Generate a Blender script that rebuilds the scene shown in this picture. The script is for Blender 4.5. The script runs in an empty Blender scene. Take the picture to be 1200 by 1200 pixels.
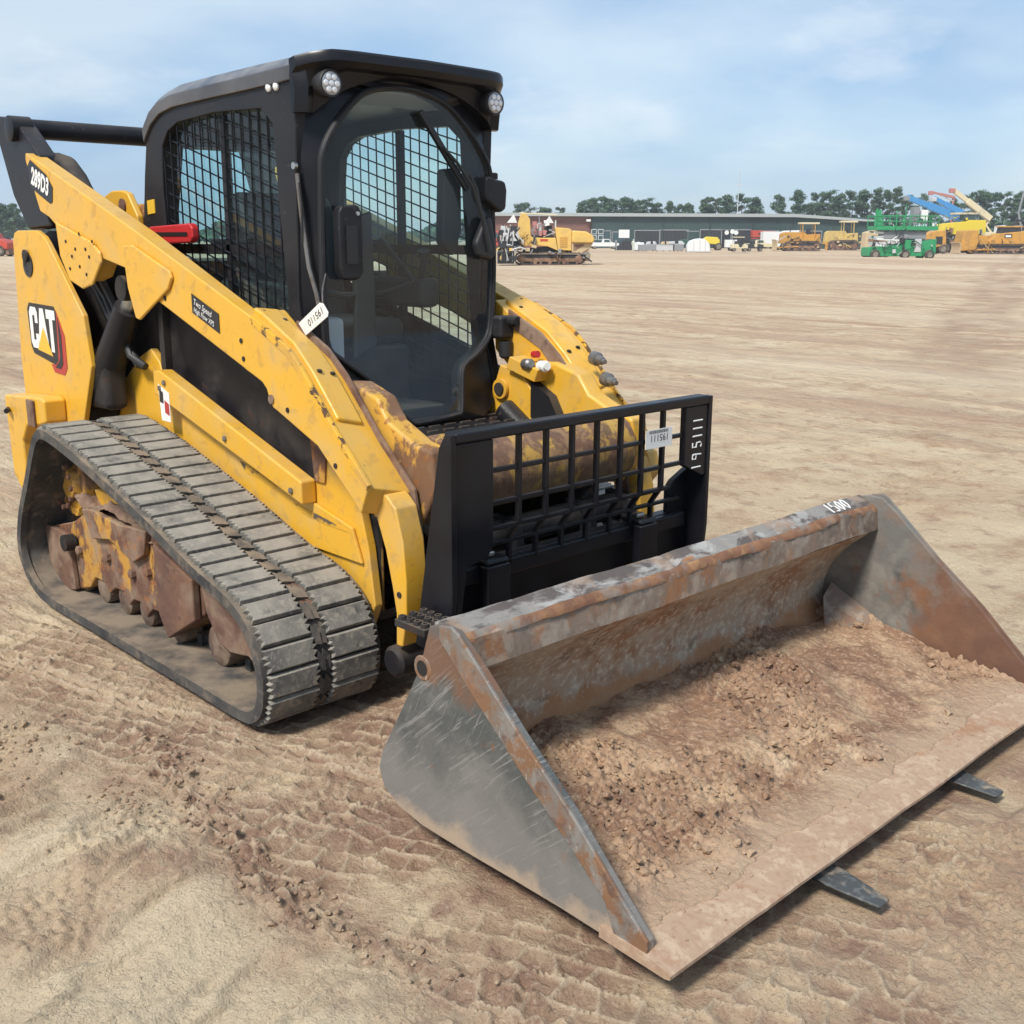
import bpy, math, random
import numpy as np
from mathutils import Vector, Matrix
random.seed(7); rng = np.random.default_rng(7)
SC = bpy.context.scene
COL = SC.collection
R = math.radians

# ------------------------------------------------------------------ camera
YAW, PITCH, ROLL, FPX = 2.3785, -0.2443, 0.0043, 1278.38
CAM = Vector((3.6409, -2.6006, 1.5131))
fw = Vector((math.cos(YAW)*math.cos(PITCH), math.sin(YAW)*math.cos(PITCH), math.sin(PITCH)))
rt = Vector((math.sin(YAW), -math.cos(YAW), 0)); up = rt.cross(fw)
rt2 = rt*math.cos(ROLL) + up*math.sin(ROLL); up2 = up*math.cos(ROLL) - rt*math.sin(ROLL)
cd = bpy.data.cameras.new('camera'); cam = bpy.data.objects.new('camera', cd); COL.objects.link(cam)
m = Matrix((rt2, up2, -fw)).transposed().to_4x4(); m.translation = CAM; cam.matrix_world = m
cd.sensor_width = 36; cd.lens = 36*FPX/1200; cd.clip_start = .05; cd.clip_end = 6000
SC.camera = cam

# ------------------------------------------------------------------ sky and sun
SUN_EL, SUN_AZ = 50, -78          # azimuth of the sun in the xy plane, degrees from +x
W = bpy.data.worlds.new('World'); SC.world = W; W.use_nodes = True
nt = W.node_tree; nt.nodes.clear()
def N(t, **k):
    n = nt.nodes.new(t)
    for a, b in k.items(): setattr(n, a, b)
    return n
out = N('ShaderNodeOutputWorld'); bg = N('ShaderNodeBackground'); bg.inputs[1].default_value = .12
sky = N('ShaderNodeTexSky'); sky.sky_type = 'NISHITA'; sky.sun_disc = False
sky.sun_elevation = R(SUN_EL); sky.sun_rotation = R(90-SUN_AZ); sky.air_density = 1.0; sky.dust_density = .7; sky.ozone_density = 1.5
tc = N('ShaderNodeTexCoord'); mp = N('ShaderNodeMapping'); mp.inputs['Scale'].default_value = (1, 1, 3.2); mp.inputs['Location'].default_value = (5.2, 3.3, .7)
nt.links.new(tc.outputs['Generated'], mp.inputs[0])
n1 = N('ShaderNodeTexNoise'); n1.inputs['Scale'].default_value = 1.3; n1.inputs['Detail'].default_value = 7; n1.inputs['Roughness'].default_value = .55; n1.inputs['Distortion'].default_value = .6
nt.links.new(mp.outputs[0], n1.inputs[0])
r1 = N('ShaderNodeValToRGB'); r1.color_ramp.elements[0].position = .38; r1.color_ramp.elements[0].color = (.68, .68, .68, 1)
r1.color_ramp.elements[1].position = .68; r1.color_ramp.elements[1].color = (.97, .97, .97, 1)
nt.links.new(n1.outputs[0], r1.inputs[0])
n2 = N('ShaderNodeTexNoise'); n2.inputs['Scale'].default_value = 3.4; n2.inputs['Detail'].default_value = 6
nt.links.new(mp.outputs[0], n2.inputs[0])
cc = N('ShaderNodeMix', data_type='RGBA'); cc.inputs[6].default_value = (2.05, 3.15, 4.7, 1); cc.inputs[7].default_value = (4.2, 4.9, 5.5, 1)
r2 = N('ShaderNodeValToRGB'); r2.color_ramp.elements[0].position = .42; r2.color_ramp.elements[1].position = .68
nt.links.new(n2.outputs[0], r2.inputs[0]); nt.links.new(r2.outputs[0], cc.inputs[0])
mx = N('ShaderNodeMix', data_type='RGBA')
nt.links.new(r1.outputs[0], mx.inputs[0]); nt.links.new(sky.outputs[0], mx.inputs[6]); nt.links.new(cc.outputs[2], mx.inputs[7])
n3 = N('ShaderNodeTexNoise'); n3.inputs['Scale'].default_value = 4.6; n3.inputs['Detail'].default_value = 9; n3.inputs['Roughness'].default_value = .6
mp3 = N('ShaderNodeMapping'); mp3.inputs['Scale'].default_value = (1, 1, 2.6); mp3.inputs['Location'].default_value = (2.4, .6, 3.1); nt.links.new(tc.outputs['Generated'], mp3.inputs[0]); nt.links.new(mp3.outputs[0], n3.inputs[0])
r3 = N('ShaderNodeMapRange'); r3.inputs[1].default_value = .56; r3.inputs[2].default_value = .72; r3.inputs[4].default_value = .45; nt.links.new(n3.outputs[0], r3.inputs[0])
mx3 = N('ShaderNodeMix', data_type='RGBA'); nt.links.new(r3.outputs[0], mx3.inputs[0]); nt.links.new(mx.outputs[2], mx3.inputs[6]); mx3.inputs[7].default_value = (5.9, 6.2, 6.4, 1)
nt.links.new(mx3.outputs[2], bg.inputs[0]); nt.links.new(bg.outputs[0], out.inputs[0])
sd = bpy.data.lights.new('sun', 'SUN'); so = bpy.data.objects.new('sun', sd); COL.objects.link(so)
sd.energy = 3.3; sd.angle = R(12); sd.color = (1, .95, .87)
d = Vector((math.cos(R(SUN_EL))*math.cos(R(SUN_AZ)), math.cos(R(SUN_EL))*math.sin(R(SUN_AZ)), math.sin(R(SUN_EL))))
so.rotation_euler = d.to_track_quat('Z', 'Y').to_euler()
SC.view_settings.view_transform = 'Standard'; SC.view_settings.look = 'None'
SC.view_settings.exposure = 0.47; SC.view_settings.gamma = 1; SC.view_settings.use_curve_mapping = False

# ------------------------------------------------------------------ materials
MATS = {}
def mat(name, base, rough=.5, metal=0., layers=(), bump=(), coat=0., dust=None, spec=.5, stains=()):
    """layers: (colour, scale, threshold, softness, amount, rough, stretch). bump: (scale, strength, distance, detail)"""
    if name in MATS: return MATS[name]
    M = bpy.data.materials.new(name); M.use_nodes = True; t = M.node_tree
    b = t.nodes['Principled BSDF']
    def nn(ty, **k):
        n = t.nodes.new(ty)
        for a, c in k.items(): setattr(n, a, c)
        return n
    L = t.links.new
    geo = nn('ShaderNodeNewGeometry')
    col = None; ro = None
    def rgb(c): return (*c, 1)
    def mixc(fac, a, c2):
        n = nn('ShaderNodeMix', data_type='RGBA'); L(fac, n.inputs[0])
        if isinstance(a, tuple): n.inputs[6].default_value = rgb(a)
        else: L(a, n.inputs[6])
        n.inputs[7].default_value = rgb(c2); return n.outputs[2]
    def mixf(fac, a, c2):
        n = nn('ShaderNodeMix', data_type='FLOAT'); L(fac, n.inputs[0])
        if isinstance(a, float): n.inputs[2].default_value = a
        else: L(a, n.inputs[2])
        n.inputs[3].default_value = c2; return n.outputs[0]
    col, ro = tuple(base), float(rough)
    for i, ly in enumerate(layers):
        c, s, th, so_, am = ly[:5]; rr = ly[5] if len(ly) > 5 else rough; st = ly[6] if len(ly) > 6 else (1, 1, 1)
        mpn = nn('ShaderNodeMapping'); mpn.inputs['Scale'].default_value = st; mpn.inputs['Location'].default_value = (i*3.1+len(name)*.7, i*1.7, i*.9)
        if len(ly) > 7: mpn.vector_type = 'TEXTURE'; mpn.inputs['Rotation'].default_value = ly[7]; mpn.inputs['Scale'].default_value = [1/q for q in st]
        L(geo.outputs['Position'], mpn.inputs[0])
        nz = nn('ShaderNodeTexNoise'); nz.inputs['Scale'].default_value = s; nz.inputs['Detail'].default_value = 8; nz.inputs['Roughness'].default_value = .62; nz.inputs['Distortion'].default_value = .35
        L(mpn.outputs[0], nz.inputs[0])
        mr = nn('ShaderNodeMapRange'); mr.inputs[1].default_value = th-so_; mr.inputs[2].default_value = th+so_; mr.inputs[4].default_value = am
        L(nz.outputs[0], mr.inputs[0])
        col = mixc(mr.outputs[0], col, c); ro = mixf(mr.outputs[0], ro, rr)
    for (c, ax_, lo_, hi_, am, ns, nw) in stains:      # stain that follows a height or length, with a ragged border
        sp = nn('ShaderNodeSeparateXYZ'); L(geo.outputs['Position'], sp.inputs[0])
        nz = nn('ShaderNodeTexNoise'); nz.inputs['Scale'].default_value = ns; nz.inputs['Detail'].default_value = 9; nz.inputs['Roughness'].default_value = .65; L(geo.outputs['Position'], nz.inputs[0])
        ma = nn('ShaderNodeMath', operation='MULTIPLY_ADD'); L(nz.outputs[0], ma.inputs[0]); ma.inputs[1].default_value = nw; L(sp.outputs[ax_], ma.inputs[2])
        mr = nn('ShaderNodeMapRange'); mr.inputs[1].default_value = lo_+nw*.5; mr.inputs[2].default_value = hi_+nw*.5; mr.inputs[4].default_value = am; L(ma.outputs[0], mr.inputs[0])
        col = mixc(mr.outputs[0], col, c); ro = mixf(mr.outputs[0], ro, .85)
    if dust:
        sp = nn('ShaderNodeSeparateXYZ'); L(geo.outputs['Normal'], sp.inputs[0])
        mr = nn('ShaderNodeMapRange'); mr.inputs[1].default_value = .35; mr.inputs[2].default_value = .95; mr.inputs[4].default_value = dust[1]
        L(sp.outputs[2], mr.inputs[0])
        nz = nn('ShaderNodeTexNoise'); nz.inputs['Scale'].default_value = 9; nz.inputs['Detail'].default_value = 9; L(geo.outputs['Position'], nz.inputs[0])
        mr2 = nn('ShaderNodeMapRange'); mr2.inputs[1].default_value = .3; mr2.inputs[2].default_value = .6; L(nz.outputs[0], mr2.inputs[0])
        mu = nn('ShaderNodeMath', operation='MULTIPLY'); L(mr.outputs[0], mu.inputs[0]); L(mr2.outputs[0], mu.inputs[1])
        col = mixc(mu.outputs[0], col, dust[0]); ro = mixf(mu.outputs[0], ro, .9)
    if isinstance(col, tuple): b.inputs['Base Color'].default_value = rgb(col)
    else: L(col, b.inputs['Base Color'])
    if isinstance(ro, float): b.inputs['Roughness'].default_value = ro
    else: L(ro, b.inputs['Roughness'])
    b.inputs['Metallic'].default_value = metal; b.inputs['Specular IOR Level'].default_value = spec
    b.inputs['Coat Weight'].default_value = coat; b.inputs['Coat Roughness'].default_value = .25
    prev = None
    for (s, stg, dist, det) in bump:
        nz = nn('ShaderNodeTexNoise'); nz.inputs['Scale'].default_value = s; nz.inputs['Detail'].default_value = det; nz.inputs['Roughness'].default_value = .6
        L(geo.outputs['Position'], nz.inputs[0])
        bp = nn('ShaderNodeBump'); bp.inputs['Strength'].default_value = stg; bp.inputs['Distance'].default_value = dist
        L(nz.outputs[0], bp.inputs['Height'])
        if prev: L(prev, bp.inputs['Normal'])
        prev = bp.outputs[0]
    if prev: L(prev, b.inputs['Normal'])
    MATS[name] = M; return M

DUST = (.36, .26, .17)
RUST = (.16, .055, .02); DRUST = (.07, .035, .025); ORUST = (.33, .12, .03)
YEL = (.72, .385, .030)
m_yel = mat('yellow_paint', YEL, .38, 0, [((.58, .32, .04), 3, .55, .12, .3), ((.40, .23, .07), 14, .60, .05, .5, .7), ((.5, .38, .2), 5, .56, .10, .35, .8), (DRUST, 30, .705, .015, .9, .8)], [(60, .08, .002, 3)], coat=.15, dust=((.60, .44, .20), .28))  # up-facing faces paler: dust, plus sky sheen put into the colour
m_chip = mat('chipped_yellow_edge', YEL, .45, 0, [(DRUST, 22, .53, .02, .95, .8), ((.4, .25, .1), 9, .55, .06, .5, .7)])
m_yelworn = mat('worn_yellow_paint', (.60, .33, .05), .45, 0, [((.15, .075, .045), 7, .54, .025, .95, .75, (1, 1, .5)), ((.25, .10, .03), 22, .58, .03, .8, .8), (DUST, 6, .55, .1, .4, .9)], [(50, .25, .004, 5)])
m_yelrust = mat('rusty_yellow_frame', (.125, .06, .038), .8, 0, [((.50, .26, .04), 8.5, .545, .025, .92, .7, (1, 1, .55)), ((.28, .20, .14), 7, .54, .08, .7, .9), (ORUST, 25, .58, .04, .6, .8)], [(35, .4, .006, 6)], dust=(DUST, .8))
m_blk = mat('black_paint', (.014, .014, .017), .40, 0, [((.032, .03, .031), 4, .55, .12, .7, .6), ((.12, .10, .09), 40, .66, .03, .5, .7)], [(90, .1, .001, 3)], dust=((.13, .11, .09), .3), spec=.28)
m_blkgloss = mat('satin_black_paint', (.007, .007, .010), .3, 0, [((.018, .018, .021), 5, .56, .12, .6, .5)], [(120, .05, .001, 2)], dust=((.07, .065, .06), .2), spec=.3)
m_blkdirty = mat('dusty_black_paint', (.013, .012, .014), .55, 0, [((.06, .052, .045), 5, .54, .12, .7, .8), (DRUST, 12, .64, .03, .6, .8)], [(50, .25, .003, 5)], dust=((.18, .14, .10), .55), spec=.25)
m_roof = mat('roof_paint', (.045, .045, .05), .35, 0, [((.16, .15, .15), 3, .5, .15, .6, .4)], [], coat=.4, dust=((.30, .28, .26), .6))
m_rub = mat('track_rubber', (.040, .041, .043), .78, 0, [((.12, .108, .095), 5, .5, .14, .8, .9), ((.24, .19, .14), 18, .58, .07, .5, .95)], [(80, .45, .004, 6), (12, .3, .008, 4)], dust=((.27, .21, .15), .85), spec=.25)
m_lug = mat('dusty_lug_rubber', (.10, .10, .096), .8, 0, [((.23, .215, .185), 9, .48, .14, .85, .95), ((.36, .32, .26), 38, .57, .06, .6, .95), ((.04, .04, .042), 16, .62, .05, .7)], [(110, .5, .003, 7), (14, .3, .006, 4)], dust=((.33, .305, .26), .8), spec=.25)
m_steel = mat('worn_steel', (.23, .22, .21), .42, .6, [((.12, .08, .06), 12, .55, .08, .7, .7)], [(60, .2, .002, 4)])
m_pin = mat('bright_pin_steel', (.5, .5, .48), .3, .9, [((.18, .13, .1), 30, .6, .05, .6, .7)])
m_white = mat('white_plastic', (.75, .75, .73), .5)
m_lampglass = mat('lamp_led', (.82, .83, .85), .15, .2)
m_lens = mat('lamp_lens', (.34, .35, .37), .12, .3)
m_red = mat('red_plastic', (.50, .025, .03), .35, 0, [((.30, .02, .02), 12, .6, .06, .6)])
m_label = mat('white_label', (.78, .77, .73), .6, 0, [((.6, .57, .5), 20, .58, .06, .4)])
m_decalblk = mat('black_decal', (.015, .015, .017), .4)
m_decalred = mat('red_decal', (.42, .04, .03), .4)
m_decalyel = mat('yellow_decal', (.75, .45, .04), .4)
m_beam = mat('rubbed_cross_beam', (.17, .09, .055), .65, 0, [((.50, .30, .06), 11, .55, .04, .95, .5, (1.6, 1, .45)), ((.33, .20, .10), 20, .55, .05, .7, .8), ((.10, .06, .045), 12, .60, .04, .8, .8)], [(50, .35, .004, 6)], stains=[((.26, .20, .11), 2, .76, .66, .8, 14, .3)])
m_rustplate = mat('rusty_plate', (.12, .06, .042), .8, 0, [((.20, .105, .06), 6, .5, .1, .8, .85), ((.30, .22, .155), 5, .54, .09, .7, .9), ((.07, .04, .035), 17, .6, .05, .6)], [(40, .4, .005, 6)])
m_rustdust = mat('dusty_rusty_steel', (.10, .06, .042), .8, 0, [((.24, .175, .12), 9, .5, .1, .8, .95), (DRUST, 20, .6, .05, .7)], [(50, .4, .004, 6)], dust=(DUST, .7))
m_bucket = mat('bucket_side_steel', (.085, .09, .085), .55, .1, [((.24, .225, .205), 5, .56, .09, .6, .75), ((.30, .29, .275), 9, .60, .02, .6, .4, (14, 1, .7), (0, .85, 0)), ((.26, .25, .24), 12, .62, .015, .6, .4, (16, 1, .6), (0, .45, 0)), ((.08, .085, .082), 7, .60, .03, .7, .4, (7, 1, .8), (0, .95, 0)), ((.22, .085, .03), 5, .65, .03, .9, .85), (DRUST, 30, .70, .015, .8, .8)],
   [(35, .3, .004, 7), (200, .15, .002, 3)], stains=[((.225, .205, .185), 2, .34, .16, .75, 4, .6), ((.19, .09, .045), 2, .46, .53, .75, 9, .45), ((.12, .11, .10), 2, .575, .60, .8, 20, .06), ((.40, .30, .21), 2, .10, .06, .85, 9, .20)])
m_bucket_old = mat('bucket_side_steel_b', (.135, .13, .12), .52, .25, [((.075, .078, .075), 4.5, .50, .06, .85, .45, (1, 1, 1.6)), ((.24, .215, .185), 7, .56, .07, .7, .75), ((.33, .30, .27), 26, .63, .02, .8, .4, (6, 1, .7), (0, .7, 0)), ((.20, .085, .03), 5, .62, .035, .9, .85), (DRUST, 28, .68, .02, .8, .8)], [(35, .3, .004, 7)])
m_bucketin = mat('bucket_inner_steel', (.38, .275, .19), .75, .05, [((.40, .34, .26), 11, .50, .07, .8, .85, (1, 1, 1.5)), ((.26, .11, .04), 4, .54, .06, .8, .85), ((.17, .12, .085), 8, .60, .05, .7, .8), ((.58, .50, .40), 45, .56, .05, .6, .8)], [(50, .45, .005, 7)], stains=[((.36, .175, .075), 2, .215, .18, .85, 9, .22)])
m_bucketrust = mat('bucket_orange_rust', (.27, .135, .07), .8, 0, [((.16, .075, .045), 9, .50, .07, .85), ((.24, .215, .185), 6, .55, .05, .85, .5), ((.42, .24, .11), 20, .58, .05, .5)], [(60, .35, .004, 6)])
m_cutter = mat('side_cutter_rust', (.20, .105, .055), .75, 0, [((.17, .165, .155), 6, .50, .05, .9, .5), ((.30, .14, .06), 9, .58, .05, .6, .8), ((.22, .21, .19), 14, .55, .04, .8, .5), ((.10, .055, .04), 14, .60, .04, .7), ((.40, .34, .28), 30, .63, .02, .6, .4, (4, 1, 1))], [(60, .35, .004, 6)])
m_bucketdark = mat('bucket_rust_brown', (.14, .135, .12), .7, 0, [((.27, .24, .20), 7, .54, .07, .7, .8), ((.07, .07, .065), 5, .56, .05, .8, .6), ((.22, .10, .05), 12, .60, .04, .7)], [(60, .35, .004, 6)], stains=[((.21, .095, .045), 0, 1.86, 2.0, .85, 6, .9), ((.11, .055, .04), 0, 1.9, 2.3, .7, 11, 1.1), ((.20, .19, .17), 2, .30, .42, .5, 13, .8)])
m_buckettop = mat('bucket_scraped_steel', (.25, .23, .205), .6, .05, [((.085, .065, .055), 13, .50, .04, .9, .7, (1, .4, 1)), ((.46, .44, .41), 15, .58, .04, .6, .5, (1, .5, 1)), ((.32, .22, .15), 8, .58, .05, .7, .8), (ORUST, 9, .66, .03, .8, .8)], [(60, .5, .005, 8)])
m_railface = mat('rail_face_steel', (.20, .15, .115), .7, .1, [((.30, .13, .05), 8, .56, .06, .8, .8), ((.36, .31, .25), 14, .54, .06, .6, .8), ((.11, .08, .06), 9, .6, .04, .7)], [(60, .4, .005, 7)])
m_edge = mat('cutting_edge_steel', (.40, .275, .185), .9, .0, [((.35, .235, .155), 7, .5, .1, .7, .9), ((.52, .39, .27), 24, .55, .06, .6, .9), ((.33, .20, .13), 60, .55, .05, .6, .9), ((.28, .12, .05), 6, .62, .05, .6)], [(80, .5, .003, 7)])
m_fork = mat('fork_tine_steel', (.06, .062, .06), .55, .0, [((.34, .26, .18), 10, .54, .04, .8, .95), ((.17, .175, .17), 50, .57, .04, .5)], [(60, .4, .003, 6)])
m_forkd = m_fork
m_scuff = mat('scuffed_paint', (.10, .075, .05), .7, 0, [(YEL, 18, .50, .04, .9, .5, (.5, 1, 1))])
m_packed = mat('packed_brown_dirt', (.24, .155, .105), .95, 0, [((.15, .09, .065), 9, .5, .08, .8, .95), ((.36, .26, .18), 22, .56, .06, .6, .95)], [(60, .6, .01, 6)])
m_seat = mat('seat_vinyl', (.035, .036, .04), .6)
m_liner = mat('headliner', (.50, .51, .53), .85)
m_rubseal = mat('rubber_seal', (.02, .02, .022), .55)
def glass(name, tint, gl=.05, haze=0., hazecol=(.5, .5, .5)):
    M = bpy.data.materials.new(name); M.use_nodes = True; t = M.node_tree; t.nodes.clear(); L = t.links.new
    o = t.nodes.new('ShaderNodeOutputMaterial'); tr = t.nodes.new('ShaderNodeBsdfTransparent'); tr.inputs[0].default_value = (*tint, 1)
    g = t.nodes.new('ShaderNodeBsdfGlossy'); g.inputs['Roughness'].default_value = gl
    lw_ = t.nodes.new('ShaderNodeLayerWeight'); lw_.inputs[0].default_value = .5
    pw = t.nodes.new('ShaderNodeMath'); pw.operation = 'POWER'; pw.inputs[1].default_value = 4.; L(lw_.outputs['Facing'], pw.inputs[0])
    f = t.nodes.new('ShaderNodeMapRange'); f.inputs[3].default_value = .04; f.inputs[4].default_value = 1.0; L(pw.outputs[0], f.inputs[0])
    mm = t.nodes.new('ShaderNodeMixShader'); L(f.outputs[0], mm.inputs[0]); L(tr.outputs[0], mm.inputs[1]); L(g.outputs[0], mm.inputs[2])
    df = t.nodes.new('ShaderNodeBsdfDiffuse'); df.inputs[0].default_value = (*hazecol, 1)
    m2 = t.nodes.new('ShaderNodeMixShader'); L(mm.outputs[0], m2.inputs[1]); L(df.outputs[0], m2.inputs[2]); L(m2.outputs[0], o.inputs[0])
    nz = t.nodes.new('ShaderNodeTexNoise'); nz.inputs['Scale'].default_value = 4; nz.inputs['Detail'].default_value = 6
    ge = t.nodes.new('ShaderNodeNewGeometry'); L(ge.outputs['Position'], nz.inputs[0])
    mr = t.nodes.new('ShaderNodeMapRange'); mr.inputs[1].default_value = .35; mr.inputs[2].default_value = .7; mr.inputs[3].default_value = haze*.5; mr.inputs[4].default_value = haze*1.5
    L(nz.outputs[0], mr.inputs[0]); L(mr.outputs[0], m2.inputs[0])
    MATS[name] = M; return M
m_glass = glass('door_glass', (.84, .92, .92), .03, .035, (.50, .54, .58))
m_sideglass = glass('side_window_glass', (.74, .91, .90), .03, .02)

# ------------------------------------------------------------------ mesh builder
class MB:
    def __init__(s): s.v = []; s.f = []
    def add(s, vs, fs):
        b = len(s.v); s.v += [tuple(map(float, p)) for p in vs]; s.f += [tuple(i+b for i in f) for f in fs]; return s
    def map2(s, p, ax, d):
        return {1: (p[0], d, p[1]), 0: (d, p[0], p[1]), 2: (p[0], p[1], d)}[ax]
    def prism(s, pts, ax, d0, d1):
        n = len(pts); vs = [s.map2(p, ax, d0) for p in pts] + [s.map2(p, ax, d1) for p in pts]
        return s.add(vs, [tuple(range(n)), tuple(range(2*n-1, n-1, -1))] + [(i, i+n, (i+1) % n+n, (i+1) % n) for i in range(n)])
    def ring(s, A, B, A2, B2):
        """outer loop A, inner loop B (3D, same length), and the same on the back"""
        n = len(A); vs = A+B+A2+B2; f = []
        for i in range(n):
            j = (i+1) % n
            f += [(i, j, j+n, i+n), (i+2*n, i+3*n, j+3*n, j+2*n), (i, i+2*n, j+2*n, j), (i+n, j+n, j+3*n, i+3*n)]
        return s.add(vs, f)
    def box(s, c, sz, rot=None):
        vs = []
        for x in (-.5, .5):
            for y in (-.5, .5):
                for z in (-.5, .5):
                    p = Vector((x*sz[0], y*sz[1], z*sz[2]))
                    if rot is not None: p = rot @ p
                    vs.append(Vector(c)+p)
        return s.add(vs, [(0, 1, 3, 2), (4, 6, 7, 5), (0, 4, 5, 1), (2, 3, 7, 6), (0, 2, 6, 4), (1, 5, 7, 3)])
    def bb(s, x0, x1, y0, y1, z0, z1): return s.box(((x0+x1)/2, (y0+y1)/2, (z0+z1)/2), (abs(x1-x0), abs(y1-y0), abs(z1-z0)))
    def tube(s, pts, r, n=8, closed=False, caps=True):
        pts = [Vector(p) for p in pts]; k = len(pts); rr = r if isinstance(r, (list, tuple)) else [r]*k
        vs = []; prevu = None
        for i, p in enumerate(pts):
            a = pts[(i-1) % k] if (i or closed) else p; b = pts[(i+1) % k] if (i < k-1 or closed) else p
            t = (b-a).normalized()
            if prevu is None: u = t.orthogonal().normalized()
            else: u = (prevu - t*prevu.dot(t)).normalized()
            prevu = u; w = t.cross(u)
            vs += [p+(u*math.cos(2*math.pi*j/n)+w*math.sin(2*math.pi*j/n))*rr[i] for j in range(n)]
        f = []
        for i in range(k if closed else k-1):
            for j in range(n):
                a = i*n; b = ((i+1) % k)*n; f.append((a+j, a+(j+1) % n, b+(j+1) % n, b+j))
        if not closed and caps: f += [tuple(range(n-1, -1, -1)), tuple(range((k-1)*n, k*n))]
        return s.add(vs, f)
    def lathe(s, o, d, prof, n=20):
        o = Vector(o); d = Vector(d).normalized(); u = d.orthogonal().normalized(); w = d.cross(u); vs = []; f = []
        for t, r in prof: vs += [o+d*t+(u*math.cos(2*math.pi*j/n)+w*math.sin(2*math.pi*j/n))*r for j in range(n)]
        for i in range(len(prof)-1):
            for j in range(n): f.append((i*n+j, i*n+(j+1) % n, (i+1)*n+(j+1) % n, (i+1)*n+j))
        f += [tuple(range(n-1, -1, -1)), tuple(range((len(prof)-1)*n, len(prof)*n))]
        return s.add(vs, f)
    def mesh(s, name, sm=35, fix=True):
        me = bpy.data.meshes.new(name); me.from_pydata(s.v, [], s.f)
        if fix:
            import bmesh
            bm = bmesh.new(); bm.from_mesh(me); bmesh.ops.recalc_face_normals(bm, faces=bm.faces); bm.to_mesh(me); bm.free()
        if sm:
            me.shade_smooth(); me.set_sharp_from_angle(angle=R(sm))
        return me
    def build(s, name, M, parent=None, bevel=0, seg=2, sm=35, label=None, kind=None):
        me = s.mesh(name, sm); me.materials.append(M)
        o = bpy.data.objects.new(name, me); COL.objects.link(o)
        if parent: o.parent = parent
        if bevel:
            b = o.modifiers.new('bevel', 'BEVEL'); b.width = bevel; b.segments = seg; b.limit_method = 'ANGLE'; b.angle_limit = R(32); b.harden_normals = True
        if label: o['label'] = label
        if kind: o['kind'] = kind
        return o
def inst(o, parent, loc=None, rot=None, scale=None):
    c = o.copy(); COL.objects.link(c); c.parent = parent
    if loc is not None: c.location = loc
    if rot is not None: c.rotation_euler = rot
    if scale is not None: c.scale = scale
    return c
def empty(name, loc, rz, label, cat, group=None):
    o = bpy.data.objects.new(name, None); COL.objects.link(o); o.location = loc; o.rotation_euler = (0, 0, rz)
    o['label'] = label; o['category'] = cat
    if group: o['group'] = group
    return o
def tag(o, label, cat, group=None):
    o['label'] = label; o['category'] = cat
    if group: o['group'] = group
    return o
def text(body, name, M, parent, org, U, V, size, ext=.002, sx=1., bold=0., space=1., kind=None):
    """flat lettering: org is the lower left corner, U reading direction, V up direction"""
    cu = bpy.data.curves.new(name, 'FONT'); cu.body = body; cu.size = size; cu.offset = bold; cu.space_character = space; cu.resolution_u = 4
    ob = bpy.data.objects.new(name, cu); COL.objects.link(ob)
    me = bpy.data.meshes.new_from_object(ob); bpy.data.objects.remove(ob)
    U = Vector(U).normalized(); V = Vector(V).normalized(); Nn = U.cross(V).normalized(); org = Vector(org)
    for v in me.vertices: v.co = org+U*(v.co.x*sx)+V*v.co.y+Nn*ext
    me.materials.clear(); me.materials.append(M)
    o = bpy.data.objects.new(name, me); COL.objects.link(o); o.parent = parent
    if kind: o['kind'] = kind
    return o
def grid_wires(rows, r=.0032, n=4):
    mb = MB()
    for a, b in rows: mb.tube([a, b], r, n)
    return mb

# ------------------------------------------------------------------ numpy noise
def _hash(ix, iy, seed):
    h = (ix.astype(np.int64)*374761393 + iy.astype(np.int64)*668265263 + seed*974711) & 0xffffffff
    h = ((h ^ (h >> 13))*1274126177) & 0xffffffff
    return (h ^ (h >> 16)) & 0xffffffff
def pn(x, y, seed=0):
    ix = np.floor(x); iy = np.floor(y); fx = x-ix; fy = y-iy
    ux = fx*fx*fx*(fx*(fx*6-15)+10); uy = fy*fy*fy*(fy*(fy*6-15)+10)
    def g(a, b, dx, dy):
        t = _hash(a, b, seed)/4294967295.*2*np.pi
        return np.cos(t)*dx+np.sin(t)*dy
    n00 = g(ix, iy, fx, fy); n10 = g(ix+1, iy, fx-1, fy); n01 = g(ix, iy+1, fx, fy-1); n11 = g(ix+1, iy+1, fx-1, fy-1)
    return 1.4*((n00*(1-ux)+n10*ux)*(1-uy)+(n01*(1-ux)+n11*ux)*uy)
def fbm(x, y, oct=4, seed=0, gain=.5):
    a = 1.; s = 0; f = 1.
    for i in range(oct): s = s+a*pn(x*f, y*f, seed+i*17); a *= gain; f *= 2.03
    return s
def ss(a, b, x):
    t = np.clip((x-a)/(b-a), 0, 1); return t*t*(3-2*t)
def cells(x, y, seed, jit=.45):
    ix = np.floor(x); iy = np.floor(y); f1 = np.full(x.shape, 9.); f2 = np.full(x.shape, 9.)
    for a in (-1, 0, 1):
        for b in (-1, 0, 1):
            h = _hash(ix+a, iy+b, seed); px = ix+a+.5+((h & 1023)/1023.-.5)*jit*2 ; py = iy+b+.5+(((h >> 10) & 1023)/1023.-.5)*jit*2
            dd = np.hypot(px-x, py-y); f2 = np.minimum(f2, np.maximum(f1, dd)); f1 = np.minimum(f1, dd)
    return f1, f2

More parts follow.
